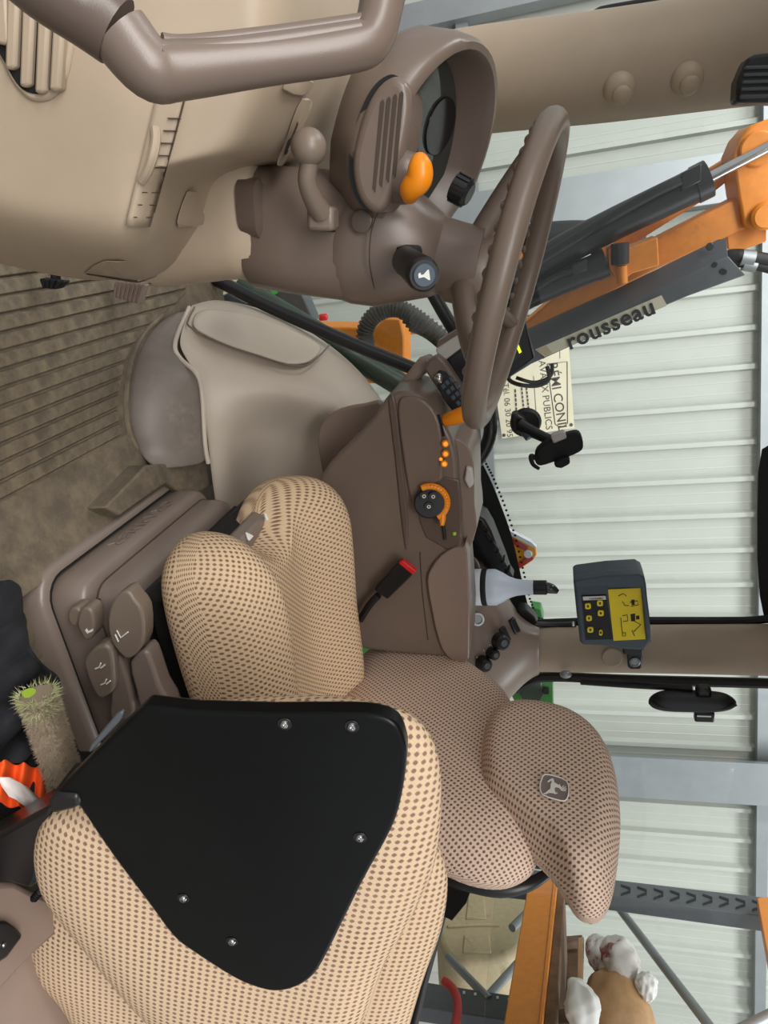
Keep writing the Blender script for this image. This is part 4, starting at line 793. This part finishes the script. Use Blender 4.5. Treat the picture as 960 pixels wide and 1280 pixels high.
bt = thing('spray_bottle', V((cu_.x, cu_.y + 0.02, cupz - 0.1)), 'white plastic squeeze bottle with black cap in the cup holder', 'bottle')
bc = W(600, 734, Y=1.52); k = 0.00205 * 1.52 / 1.52
def bz(px): return (W(px, 734, Y=1.52) - bc).z
prof = [(0.044, bz(570)), (0.0455, bz(590)), (0.0455, bz(611)), (0.046, bz(614)), (0.0455, bz(620)), (0.038, bz(628)), (0.027, bz(637)), (0.021, bz(646)), (0.0185, bz(656)), (0.0178, bz(667))]
bax = V((0.0, -0.03, 1))
bdy = lathe('bottle_body', prof, bc, bax, 'bottle', bt)
lathe('label_band', [(0.0458, bz(572)), (0.0462, bz(574)), (0.0462, bz(592)), (0.0458, bz(593))], bc, bax, 'blue', bdy, caps=False)
lathe('label_band', [(0.0458, bz(593)), (0.0463, bz(594)), (0.0463, bz(602)), (0.0458, bz(603))], bc, bax, 'white', bdy, caps=False)
lathe('label_band', [(0.0458, bz(603)), (0.0464, bz(604)), (0.0464, bz(609)), (0.0458, bz(610))], bc, bax, 'blackink', bdy, caps=False)
cp = lathe('cap', [(0.0178, bz(667)), (0.018, bz(668)), (0.018, bz(683)), (0.016, bz(684))], bc, bax, 'black', bt)
tube('spout', [bc + bax * bz(682), bc + bax * bz(690) + V((0.004, 0, 0)), bc + bax * bz(697) + V((0.012, 0, 0))], [0.014, 0.0125, 0.006], 'lens', cp, n=14)

# control box with yellow label
cb = thing('implement_control_box', W(770, 770, Y=1.50), 'dark implement control box with yellow label on the rear pillar', 'control box')
CBY = 1.47
hs = panel('housing', [(717, 730), (719, 727), (760, 722), (798, 720), (805, 724), (808, 732), (811, 770), (813, 803), (809, 810), (800, 813), (772, 812), (766, 809), (728, 807), (725, 803), (721, 770)], CBY, 0.09, 'box', cb, bevel=0.007, seg=3)
panel('sun_visor', [(717, 729), (719, 726), (760, 720), (799, 718), (806, 722), (812, 770), (814, 804), (808, 800), (802, 735), (760, 735), (757, 733), (719, 735)], CBY - 0.022, 0.03, 'box', cb, bevel=0.004)
kpn = panel('key_panel', [(727, 745), (758, 744), (766, 799), (732, 800)], CBY - 0.003, 0.004, 'blackink', hs)
ylb = panel('yellow_label', [(760, 737), (801, 735), (807, 799), (767, 801)], CBY - 0.003, 0.004, 'yellow', hs)
wb = panel('title_strip', [(728.5, 746), (757, 745), (757.6, 749.5), (729, 750.5)], CBY - 0.0042, 0.002, 'paleink', kpn)
O = W(745, 748, Y=CBY - 0.0046); e1 = W(757, 747.3, Y=CBY - 0.0046) - O; e2 = -(W(745, 752, Y=CBY - 0.0046) - O)
text('title', 'rousseau', O, e1, e2, 0.0085, 'blackink', wb, th=0.0002, bold=0.01)
for x, y, w_, h_ in ((735, 758, 3.8, 3.6), (736.3, 773, 3.6, 3.4), (738, 787.5, 3.8, 3.4), (750, 754.3, 3.8, 3.6), (751, 766.7, 3.8, 3.6), (751, 791, 2.2, 3.4)):
    r_ = [(x + w_ * math.copysign(abs(math.cos(t)) ** 0.6, math.cos(t)), y + h_ * math.copysign(abs(math.sin(t)) ** 0.6, math.sin(t))) for t in [2 * math.pi * q / 16 for q in range(16)]]
    b = panel('key', r_, CBY - 0.006, 0.004, 'yellow', kpn); panel('key_mark', [(x - 1.2, y - 1.4), (x + 1.2, y - 1.4), (x + 1.2, y + 1.4), (x - 1.2, y + 1.4)], CBY - 0.0066, 0.001, 'ink', b)
O = W(743.3, 772, Y=CBY - 0.0042); e1 = W(744.3, 784, Y=CBY - 0.0042) - O; e2 = W(750, 771.6, Y=CBY - 0.0042) - O
# pictograms: line drawing of a tractor with its folding arm
def line(parent, pts, r=0.0009): tube('pictogram_line', [W(x, y, Y=CBY - 0.0036) for x, y in pts], r, 'blackink', parent, n=5, per=1)
for pts in (((778, 770), (784, 768.5), (785, 776), (779, 777)), ((776, 772), (777, 784), (778, 791)), ((778, 791), (782, 791), (782, 795), (778, 795), (778, 791)), ((792, 776), (801, 781), (792, 790)), ((790, 788), (793, 795)), ((773, 745), (779, 742), (783, 745)), ((778, 752), (781, 757), (786, 757)), ((787, 753), (797, 751), (798, 756), (789, 758))):
    line(ylb, pts)
for pts in ([(788, 768), (794, 767), (794, 776), (789, 777)], [(795, 770), (799, 769.5), (799.5, 774), (795, 774.5)], [(789, 750), (793, 749.5), (793.5, 756), (789.5, 756.5)]):
    panel('pictogram', pts, CBY - 0.0036, 0.001, 'blackink', ylb)
brk = panel('bracket', [(784, 812), (802, 811), (803, 834), (800, 837), (788, 837), (785, 834)], CBY + 0.085, 0.02, 'black', cb, bevel=0.003)
lathe('bracket_bolt', [(0.0135, 0), (0.0135, 0.004), (0.0095, 0.006), (0.009, 0.004)], W(793.5, 827, Y=CBY + 0.085), (0, -1, 0), 'steel', brk)
disc('cable_plug', W(719, 780, Y=CBY + 0.03), (0, 0, -1), 0.006, 0.008, 'chrome', cb, n=12)
obox('mounting_arm', W(790, 800, Y=CBY + 0.1), X_, Y_, Z_, 0.05, 0.06, 0.05, 'black', cb, bevel=0.005)
# gas strut + window handle
gs = thing('gas_strut', W(705, 848, Y=1.58), 'slim black gas strut along the lower edge of the rear pillar', 'strut')
tube('strut_tube', [W(726, 852, Y=1.56), W(800, 857, Y=1.53), W(866, 860, Y=1.50)], 0.0085, 'black', gs, n=12)
tube('strut_rod', [W(704, 848, Y=1.57), W(728, 852, Y=1.56)], 0.004, 'black', gs, n=8)
ball('ball_joint', W(707, 843, Y=1.565), 0.011, 'steel', gs, sq=1.4, axis=(0, 0, 1))
mr = thing('interior_mirror', W(866, 870, Y=1.48), 'slim black oval mirror seen edge-on by the rear window', 'mirror')
pillow('mirror_shell', [W(x, y, Y=1.48) for x, y in ((811, 880), (811, 875), (818, 870), (830, 868), (866, 868), (905, 870), (916, 873), (921, 878), (918, 883), (908, 886), (890, 887), (866, 887), (830, 886), (817, 884))], (0, -1, 0), 0.02, 0.03, 'black', mr, s_in=0.5)
tube('mirror_rim', [W(x, y, Y=1.465) for x, y in ((812, 878), (826, 883), (866, 886), (905, 885), (920, 880))], 0.005, 'rubber', mr, n=8)
obox('pivot', W(879, 864, Y=1.49), X_, Y_, Z_, 0.03, 0.03, 0.035, 'black', mr, bevel=0.008)
obox('catch', W(880, 894, Y=1.48), X_, Y_, Z_, 0.03, 0.02, 0.045, 'black', mr, bevel=0.004); obox('catch_slot', W(880, 895, Y=1.469), X_, Y_, Z_, 0.004, 0.003, 0.032, 'chrome', mr)

# phone holder
ph = thing('phone_holder', W(690, 555, Y=1.72), 'black phone holder on a suction cup on the side glass', 'phone holder')
sa = V((-0.25, -1, -0.2)).normalized()
lathe('suction_cup', [(0.038, 0.0), (0.040, 0.006), (0.034, 0.018), (0.024, 0.022), (0.012, 0.026)], W(657, 527, Y=1.752), V((0.1, -1, 0.1)), 'rubber', ph)
panel('lever_lock', [(638, 519), (645, 517), (655, 524), (664, 540), (652, 547), (640, 540)], 1.69, 0.04, 'black', ph, bevel=0.006)
tube('arm', [W(650, 532, Y=1.68), W(668, 541, Y=1.66), W(690, 551, Y=1.64)], [0.018, 0.014, 0.013], 'black', ph, n=10)
tube('arm_collar', [W(658, 538, Y=1.672), W(664, 546, Y=1.664)], 0.016, 'box', ph, n=12)
cr = panel('cradle', [(668, 572), (671, 562), (684, 552), (700, 546), (716, 541), (724, 542), (728, 550), (729, 560), (724, 566), (708, 573), (690, 579), (676, 583), (670, 580)], 1.61, 0.03, 'mattblack', ph, bevel=0.006, sm=2)
panel('clamp_plate', [(688, 546), (705, 540), (709, 548), (692, 555)], 1.602, 0.03, 'silver', cr, bevel=0.004)
tube('clamp_jaw', [W(672, 574, Y=1.605), W(664, 570, Y=1.59), W(666, 580, Y=1.58), W(674, 586, Y=1.58)], [0.006, 0.006, 0.005, 0.004], 'mattblack', cr, n=8)
panel('foot_jaw', [(692, 578), (708, 572), (713, 576), (712, 581), (702, 586), (694, 585)], 1.59, 0.03, 'mattblack', cr, bevel=0.005)

# bellows-like black box inside the lower right corner of the door
dbx = thing('door_lock_box', W(600, 680, Y=1.68), 'black ribbed door lock housing behind the armrest', 'lock')
lb = panel('housing', [(572, 632), (580, 634), (606, 650), (614, 664), (630, 705), (640, 735), (622, 728), (600, 690), (588, 668)], 1.60, 0.08, 'black', dbx, bevel=0.006)
for q in range(6):
    t = q / 5.0; panel('ridge', [(598 + 34 * t, 648 + 62 * t + 6), (603 + 34 * t, 646 + 62 * t + 6), (608 + 34 * t, 654 + 62 * t + 6), (603 + 34 * t, 657 + 62 * t + 6)], 1.595, 0.04, 'black', lb, bevel=0.002)
# sun visor / vent at the top right edge
tv = thing('ceiling_vent', W(945, 98, Y=1.35), 'small black slatted vent at the upper windscreen corner', 'vent')
panel('vent_body', [(920, 128), (922, 100), (934, 72), (944, 67), (1000, 60), (1000, 128)], 1.35, 0.05, 'black', tv, bevel=0.006)
for q in range(5):
    panel('slat', [(926 + (4 - q) * 1.5, 82 + q * 9), (990, 80 + q * 9), (990, 85 + q * 9), (925 + (4 - q) * 1.5, 87 + q * 9)], 1.343, 0.012, 'armg', tv, bevel=0.002)

# ------------------------------------------------------------------ outside: hedge cutter arm
ha = thing('hedge_cutter_arm', V((0.8, 2.6, -0.4)), 'folded orange and grey hydraulic hedge cutter arm outside the door', 'machine arm')
HY = 2.6
panel('rear_beam', [(740, 322), (766, 300), (886, 212), (925, 188), (935, 206), (880, 250), (800, 300), (752, 340)], HY + 0.12, 0.09, 'armo', ha, bevel=0.006)
panel('main_beam', [(560, 452), (640, 418), (700, 365), (822, 298), (930, 243), (936, 284), (824, 335), (740, 378), (660, 414), (560, 470)], HY, 0.12, 'armo', ha, bevel=0.006)
panel('head_plate', [(916, 195), (926, 172), (940, 156), (966, 146), (1010, 150), (1010, 296), (958, 284), (940, 288), (930, 282), (923, 245)], HY - 0.03, 0.18, 'armo', ha, bevel=0.008)
disc('pivot_boss', W(946, 186, Y=HY - 0.03), (0, -1, 0), 0.05, 0.015, 'armo', ha)
disc('pivot_boss', W(955, 270, Y=HY - 0.03), (0, -1, 0), 0.042, 0.03, 'armo', ha)
panel('head_rib', [(908, 288), (930, 284), (958, 285), (958, 302), (930, 312), (910, 312)], HY + 0.02, 0.12, 'armo', ha, bevel=0.004)
uc_ = tube('upper_cylinder', [W(600, 385, Y=HY - 0.07), W(700, 315, Y=HY - 0.07), W(880, 226, Y=HY - 0.07)], 0.052, 'cyl', ha, n=18)
tube('cylinder_gland', [W(868, 232, Y=HY - 0.07), W(886, 223, Y=HY - 0.07)], 0.057, 'cyl', uc_, n=18)
tube('piston_rod', [W(884, 224, Y=HY - 0.07), W(1010, 158, Y=HY - 0.07)], 0.017, 'chrome', uc_, n=12)
obox('port_block', W(862, 222, Y=HY - 0.10), W(880, 213, Y=HY - 0.1) - W(862, 222, Y=HY - 0.1), Y_, Z_.cross(Y_), 0.06, 0.06, 0.05, 'cyl', uc_, bevel=0.004)
tube('oil_pipe', [W(850, 226, Y=HY - 0.12), W(820, 240, Y=HY - 0.13), W(780, 262, Y=HY - 0.13), W(730, 292, Y=HY - 0.13), W(660, 335, Y=HY - 0.13), W(600, 372, Y=HY - 0.13)], 0.016, 'rubber', uc_, n=10)
lc = tube('lower_cylinder', [W(590, 410, Y=HY - 0.07), W(660, 370, Y=HY - 0.07), W(752, 331, Y=HY - 0.07)], 0.044, 'cyl', ha, n=18)
tube('cylinder_gland', [W(744, 334, Y=HY - 0.07), W(758, 328, Y=HY - 0.07)], 0.048, 'cyl', lc, n=18)
tube('piston_rod', [W(756, 329, Y=HY - 0.07), W(776, 320, Y=HY - 0.07)], 0.018, 'steel', lc, n=12)
obox('port_block', W(724, 334, Y=HY - 0.115), W(734, 330, Y=HY - 0.1) - W(724, 334, Y=HY - 0.1), Y_, Z_.cross(Y_), 0.05, 0.04, 0.035, 'cyl', lc, bevel=0.004)
tube('oil_pipe', [W(716, 338, Y=HY - 0.125), W(690, 348, Y=HY - 0.12), W(655, 372, Y=HY - 0.12), W(620, 400, Y=HY - 0.12)], 0.012, 'rubber', lc, n=8)
cl = panel('clevis', [(760, 312), (768, 306), (776, 308), (780, 312), (822, 296), (824, 332), (790, 342), (785, 346), (778, 352), (768, 346), (762, 335)], HY - 0.13, 0.12, 'armo', ha, bevel=0.004, sm=0)
tube('clevis_eye', [W(775, 304, Y=HY - 0.15), W(775, 330, Y=HY - 0.15)], 0.028, 'cyl', cl, n=14)
tube('clevis_pin', [W(777, 332, Y=HY - 0.15), W(778, 354, Y=HY - 0.15)], 0.017, 'armo', cl, n=12)
cv = prism('cover_top', [W(x, y, Y=v) for x, y, v in ((600, 442, HY - 0.05), (664, 412, HY - 0.05), (780, 360, HY - 0.05), (908, 298, HY - 0.05), (911, 322, HY - 0.10), (780, 383, HY - 0.10), (664, 438, HY - 0.10), (600, 466, HY - 0.10))], (0, 0.02, -0.02), 'armg', ha, bevel=0.003)
cf = panel('cover_side', [(600, 468), (664, 437), (780, 382), (910, 320), (932, 344), (860, 370), (760, 412), (664, 455), (640, 470), (600, 490)], HY - 0.10, 0.05, 'armg', ha, bevel=0.003)
for x, y in ((893, 331), (903, 339), (905, 340)): disc('bolt_hole', W(x, y, Y=HY - 0.101), (0, -1, 0), 0.009, 0.002, 'dark', cf, n=12)
disc('bolt', W(887, 308, Y=HY - 0.078), (0, -1, 0), 0.012, 0.008, 'cyl', cv, n=10)
st_ = panel('name_sticker', [(669, 437), (827, 369), (834, 382), (681, 446)], HY - 0.104, 0.003, 'sticker', cf)
panel('sticker_logo', [(670, 437.5), (683, 432), (690, 441), (682, 445)], HY - 0.1045, 0.003, 'tank', st_)
O = W(762, 406.5, Y=HY - 0.1062); e1 = W(834, 375.5, Y=HY - 0.1062) - O; e2 = W(759, 400, Y=HY - 0.1062) - O; e2 = e2 - e1.normalized() * e2.dot(e1.normalized())
text('lettering', 'rousseau', O, e1, e2, 0.078, 'blackink', st_, th=0.001, bold=0.022, spacing=1.06)
for k, (a, b) in enumerate((((912, 322), (960, 326)), ((915, 330), (965, 340)))):
    h_ = tube('hose', [W(a[0] - 8, a[1], Y=HY - 0.04), W(a[0] + 8, a[1] - 2, Y=HY - 0.06), W(a[0] + 24, a[1], Y=HY - 0.06), W(b[0] + 40, b[1] + 6, Y=HY - 0.05)], 0.022 - 0.006 * k, 'rubber', ha, n=10)
    tube('hose_fitting', [W(a[0] + 14, a[1], Y=HY - 0.06), W(a[0] + 30, a[1] + 2 + k, Y=HY - 0.06)], 0.027 - 0.007 * k, 'steel', h_, n=12)
tube('cable_loop', [W(684, 458, Y=HY + 0.02), W(686, 474, Y=HY), W(672, 482, Y=HY), W(650, 481, Y=HY), W(636, 474, Y=HY), W(640, 462, Y=HY)], 0.008, 'rubber', ha, n=8)
tube('cable_loop', [W(690, 455, Y=HY + 0.03), W(688, 470, Y=HY + 0.01), W(668, 478, Y=HY), W(645, 472, Y=HY)], 0.007, 'rubber', ha, n=8)
ty = thing('tractor_front', V((-0.2, 2.0, -0.9)), 'orange mounting frame and dark guard of the cutter beside the cab', 'machine frame')
panel('orange_panel', [(600, 345), (640, 318), (700, 300), (690, 330), (640, 365), (600, 390)], HY + 0.25, 0.06, 'armo', ty, bevel=0.006)
tube('dark_guard', [W(560, 330, Y=HY + 0.4), W(620, 308, Y=HY + 0.4), W(680, 298, Y=HY + 0.4), W(740, 297, Y=HY + 0.4), W(800, 312, Y=HY + 0.4)], 0.06, 'rubber', ty, n=10)
panel('mast', [(468, 410), (480, 398), (500, 398), (505, 420), (506, 490), (480, 480), (60, 470), (60, 400)], 2.2, 0.12, 'armo', ty, bevel=0.006)
panel('side_plate', [(440, 412), (520, 404), (520, 418), (440, 424)], 2.32, 0.05, 'armo', ty, bevel=0.005)
hb_ = thing('hydraulic_hose_bundle', V((0.1, 2.1, -0.6)), 'ribbed grey hydraulic hoses arching in front of the side glass', 'hose bundle')
hp_ = [(440, 480), (458, 440), (456, 415), (466, 396), (485, 386), (505, 388), (525, 400), (550, 420), (570, 440)]
hose = tube('large_hose', [W(430, 470, Y=2.19)] + [W(x, y, Y=2.05) for x, y in hp_[1:]], 0.022, 'hose', hb_, n=12)
P = smooth([W(x, y, Y=2.05) for x, y in hp_], 5, False)
for q in range(1, len(P) - 1, 1):
    lathe('hose_ring', [(0.0225, -0.004), (0.0265, -0.002), (0.0265, 0.002), (0.0225, 0.004)], P[q], P[q + 1] - P[q - 1], 'hose', hose, n=12, caps=False)
for q in range(4):
    tube('small_hose', [W(500 + q * 4, 395 + q * 5, Y=2.08), W(525 + q * 3, 402 + q * 6, Y=2.08), W(552 + q * 3, 425 + q * 6, Y=2.06), W(575, 445 + q * 5, Y=2.05)], 0.010, 'hose', hb_, n=8)
gp = thing('green_bodywork', V((-0.1, 2.0, -0.6)), 'green tractor bodywork seen past the dash pedestal', 'bodywork')
tube('dark_green_tube', [W(300, 360, Y=2.03), W(415, 428, Y=1.95), W(450, 450, Y=1.95), W(540, 505, Y=1.95), W(570, 522, Y=1.95)], 0.035, 'dgreen', gp, n=14)
panel('green_plate', [(234, 350), (250, 338), (268, 345), (270, 368), (258, 385), (245, 380)], 2.0, 0.06, 'green', gp, bevel=0.005)
panel('green_plate', [(310, 335), (330, 338), (342, 370), (325, 372)], 2.3, 0.06, 'green', gp, bevel=0.005)
panel('grey_bracket', [(268, 374), (285, 366), (310, 380), (290, 383)], 1.95, 0.03, 'armg', gp, bevel=0.004); disc('rubber_stop', W(277, 374, Y=1.94), (0, -1, 0), 0.012, 0.02, 'rubber', gp)
panel('pale_panel', [(262, 352), (300, 340), (335, 385), (330, 420), (270, 395)], 2.5, 0.05, 'label', gp, bevel=0.004)
dp = thing('dark_frame_post', V((0.0, 2.4, -0.8)), 'dark frame post outside the front right glass', 'post')
panel('post', [(335, 340), (368, 345), (392, 402), (372, 404), (350, 390)], 2.35, 0.08, 'armg', dp, bevel=0.005)
rb = thing('red_capped_bottle', W(400, 405, Y=2.6), 'small bottle with red cap on the shed side', 'bottle')
lathe('bottle_body', [(0.012, -0.06), (0.018, -0.05), (0.018, 0.0), (0.012, 0.012)], W(396, 398, Y=2.6), Z_, 'tank', rb, n=14); lathe('cap', [(0.012, 0), (0.013, 0.004), (0.013, 0.026), (0.010, 0.03)], W(400, 397, Y=2.6), Z_, 'red', rb, n=14)

# ------------------------------------------------------------------ outside: sign on the wall, reflector, second column
sg = thing('company_sign', WW(672, 545, 0.06), 'cream company sign board fixed to the ribbed shed wall', 'sign')
spx = [(607, 405), (708, 388), (718, 535), (628, 548)]
board = prism('board', [WW(x, y, 0.06) for x, y in spx], -wn * 0.01, 'label', sg)
def sign_text(s_, p, q, size, mat='ink', bold=0.0):
    O = WW((p[0] + q[0]) / 2, (p[1] + q[1]) / 2, 0.0705); e1 = WW(*q, 0.0705) - WW(*p, 0.0705); e1.normalize(); e2 = Z_ - e1 * e1.z; e2.normalize()
    text('lettering', s_, O, e1, e2, size, mat, board, th=0.0008, bold=bold)
sign_text('RÉMI CONIL', (692, 463), (702, 530), 0.088, bold=0.006)
sign_text('TRAVAUX PUBLICS', (676, 440), (686, 534), 0.066)
sign_text('Tél. 06 30 20 95', (632, 482), (637, 544), 0.058)
def sign_line(pts, r=0.003): tube('print_line', [WW(x, y, 0.071) for x, y in pts], r, 'ink', board, n=5, per=1)
sign_line([(684, 455), (709, 452), (709.5, 529), (705, 533), (698, 533), (694, 530), (684, 455)]); sign_line([(667, 470), (671, 528)], 0.002); sign_line([(699, 392), (700, 448)], 0.002)
for x0, y0, x1, y1 in ((658, 484, 661, 512), (652, 484, 655, 514), (644, 486, 646, 520)):
    for k in range(6):
        a, b = (k + 0.1) / 6, (k + 0.8) / 6; sign_line([(x0 + (x1 - x0) * a, y0 + (y1 - y0) * a), (x0 + (x1 - x0) * b, y0 + (y1 - y0) * b)], 0.006)
for x, y in ((630, 544), (714, 531)): disc('screw', WW(x, y, 0.071), -wn, 0.012, 0.004, 'ink', board, n=10)
rt = thing('reflector_triangle', W(655, 690, Y=2.0), 'orange and red warning triangle with white lamp outside the door', 'reflector')
tri = [(622, 655), (634, 663), (664, 680), (670, 686), (671, 694), (666, 701), (645, 715), (632, 716), (618, 690)]
tp = panel('orange_plate', tri, 2.0, 0.02, 'reflorange', rt, bevel=0.003)
panel('white_edge', [(632, 661), (664, 678), (671, 685), (666, 684), (632, 666)], 1.992, 0.02, 'white', rt)
panel('red_band', [(632, 669), (660, 684), (657, 689), (634, 676)], 1.995, 0.006, 'reflred', tp); panel('red_band', [(643, 707), (664, 694), (667, 699), (645, 713)], 1.995, 0.006, 'reflred', tp)
tube('bracket', [W(630, 695, Y=2.015), V((1.15, 2.12, 0.3)), V((1.32, 2.14, 0.2))], 0.008, 'black', rt, n=8)
disc('lamp', W(660, 692, Y=1.994), (0, -1, 0), 0.0135, 0.006, 'white', tp)
gf = thing('green_fender', V((1.6, 2.1, 0.2)), 'bright green tractor fender corner with dark lamp behind the pillar', 'fender')
panel('fender_corner', [(640, 872), (648, 850), (692, 846), (692, 884), (650, 888)], 2.1, 0.05, 'green', gf, bevel=0.005); panel('lamp', [(650, 868), (656, 852), (676, 851), (680, 868), (672, 882), (656, 880)], 2.09, 0.04, 'dgreen', gf, bevel=0.004); panel('lamp_bolt', [(679, 862), (686, 862), (686, 868), (679, 868)], 2.085, 0.02, 'black', gf)
box('fender_body', (1.28, 2.13, GZ), (1.8, 2.4, 0.25), 'green', gf, bevel=0.03)
panel('fender_edge', [(664, 760), (676, 762), (680, 775), (664, 777)], 2.05, 0.05, 'green', gf, bevel=0.004)
# second shed column seen through the rear glass
c2 = thing('steel_column', WW(820, 982, 0.3), 'grey-blue steel column seen through the rear window', 'column', kind='structure')
sc = (WW(820, 985, 0.35) - WO).dot(wd_dir)
prism('flange', [wp(sc - 0.17, GZ, 0.22), wp(sc + 0.15, GZ, 0.22), wp(sc + 0.15, 5, 0.22), wp(sc - 0.17, 5, 0.22)], -wn * 0.03, 'steel', c2)
prism('web', [wp(sc + 0.0, GZ, 0.06), wp(sc + 0.02, GZ, 0.06), wp(sc + 0.02, 5, 0.06), wp(sc + 0.0, 5, 0.06)], -wn * 0.16, 'steel', c2)
em_ = thing('exterior_mirror', W(850, 5, Y=1.9), 'dark exterior mirror beyond the windscreen pillar', 'mirror')
panel('mirror_shell', [(730, 24), (745, 10), (765, 4), (850, -10), (980, -30), (980, 2), (840, 12)], 1.95, 0.05, 'black', em_, bevel=0.006, sm=2)
panel('mirror_arm', [(850, -10), (870, -10), (880, -60), (860, -60)], 1.96, 0.02, 'black', em_)

# ------------------------------------------------------------------ pallet rack behind the tractor
RO = V((2.5, 2.0, 0)); rn = V((0.92, -0.39, 0)).normalized()
if rn.x < 0: rn = -rn
def RK(x, y, off=0.0): return WP(x, y, RO + rn * off, rn)
def rk(name, px, off, th, mat, parent, bevel=0.004): return prism(name, [RK(x, y, off) for x, y in px], rn * th, mat, parent, bevel)
rack = thing('pallet_rack', V((2.6, 1.9, GZ)), 'steel pallet rack with orange beams behind the tractor', 'rack')
up = rk('upright', [(470, 1062), (772, 1100), (1010, 1128), (1010, 1152), (946, 1144), (772, 1121), (470, 1086)], 0.06, 0.06, 'armg', rack)
for k in range(9):
    x = 782 + k * 20.5; y = 1103 + (x - 772) * 0.117
    for q in (0, 1):
        yy = y + 4 + q * 7.5; dx, dy = (6, 2.2) if q == 0 else (6, -2.2)
        rk('slot', [(x - dx, yy - dy - 1.0), (x - dx, yy - dy + 1.0), (x + dx, yy + dy + 1.4), (x + dx, yy + dy - 1.4)], 0.0565, 0.004, 'dark', up, 0)
up2 = rk('upright', [(300, 1190), (560, 1232), (660, 1247), (760, 1262), (760, 1290), (640, 1276), (560, 1264), (300, 1225)], 0.45, 0.06, 'armg', rack)
for k in range(6):
    x = 566 + k * 14; y = 1238 + (x - 566) * 0.15; rk('slot', [(x - 1.5, y - 1.5), (x + 1.5, y - 1.5), (x + 1.5, y + 1.5), (x - 1.5, y + 1.5)], 0.4465, 0.004, 'paleink', up2, 0)
for a, b, off in (((756, 1112), (900, 1300), 0.25), ((560, 1196), (612, 1250), 0.46), ((660, 1190), (606, 1250), 0.47), ((700, 1100), (640, 1160), 0.3), ((900, 1300), (1000, 1250), 0.25)):
    tube('brace', [RK(a[0], a[1], off), RK(b[0], b[1], off)], 0.018, 'steel', rack, n=10, per=1)
bm1 = rk('orange_beam', [(661, 1100), (664, 1097), (694, 1098), (697, 1102), (676, 1300), (640, 1560), (560, 1560), (626, 1300)], 0.0, 0.05, 'armo', rack)
rk('beam_lip', [(692, 1100), (697, 1102), (676, 1300), (640, 1560), (632, 1560), (671, 1300)], -0.006, 0.02, 'armo', bm1, 0.002)
rk('orange_beam', [(946, 1122), (1010, 1118), (1060, 1560), (1010, 1560), (978, 1300), (962, 1210)], 0.0, 0.05, 'armo', rack)
pb = thing('wooden_crate', RK(690, 1250, 0.1), 'old wooden crate standing on the lower rack beam', 'crate')
rk('deck_board', [(697, 1105), (706, 1112), (694, 1300), (677, 1300)], 0.02, 0.5, 'wood', pb)
rk('end_board', [(700, 1178), (722, 1174), (728, 1178), (722, 1262), (700, 1268), (694, 1240)], 0.3, 0.03, 'wood', pb)
rk('post', [(700, 1170), (728, 1168), (728, 1176), (700, 1180)], 0.25, 0.03, 'wood', pb); rk('rail', [(722, 1172), (730, 1170), (727, 1268), (720, 1268)], 0.1, 0.03, 'paper', pb); rk('post', [(684, 1262), (728, 1258), (728, 1276), (682, 1282)], 0.08, 0.03, 'wood', pb)
pg = thing('paper_sack', RK(770, 1245, 0.2), 'slumped brown paper sack lying in the rack', 'sack')
crumple('sack_body', RK(772, 1278, 0.25), 0.16, 0.20, 0.13, 'paper', pg, seed=4, amp=0.4)
for nm, x, y, r, mat, sd, lab in (('stained_rag', 775, 1206, 0.095, 'rag', 7, 'red and white stained rag heaped on the paper sack'), ('dark_rag', 748, 1192, 0.06, 'rag', 12, 'grimy reddish rag at the back of the rack shelf'), ('white_rag', 728, 1262, 0.07, 'wrag', 9, 'white crumpled rag in front of the wooden crate'), ('grey_rag', 808, 1232, 0.05, 'wrag', 15, 'small pale rag at the upper end of the paper sack')):
    t = thing(nm, RK(x, y, 0.2), lab, 'rag', 'rags on the rack'); crumple('fabric', RK(x, y, 0.02 if nm == 'white_rag' else 0.12), r, r * 1.1, r * 0.85, mat, t, seed=sd, amp=0.8)
tk = thing('plastic_tank', RK(615, 1160, 0.5), 'dusty beige plastic tank hanging below the orange beam', 'tank')
tb_ = prism('tank_body', smooth([RK(x, y, 0.55) for x, y in ((560, 1098), (600, 1095), (645, 1100), (668, 1112), (668, 1150), (655, 1180), (635, 1194), (600, 1199), (560, 1196), (545, 1150))], 3), rn * 0.3, 'tank', tk, bevel=0.03, seg=4)
for px in ([(585, 1122), (605, 1120), (608, 1148), (582, 1148)], [(580, 1168), (612, 1168), (614, 1190), (578, 1190)]): rk('moulded_panel', px, 0.542, 0.02, 'tank', tb_, 0.006)
tube('moulded_rib', [RK(560, 1158, 0.545), RK(600, 1156, 0.545), RK(625, 1156, 0.545)], 0.010, 'tank', tb_, n=8)
rh = tube('red_hose', [RK(555, 1226, 0.3), RK(566, 1236, 0.3), RK(572, 1256, 0.3), RK(566, 1290, 0.3), RK(540, 1330, 0.3)], 0.016, 'redhose', n=10); tag(rh, 'curved red hose hanging at the lower edge of the rack', 'hose')
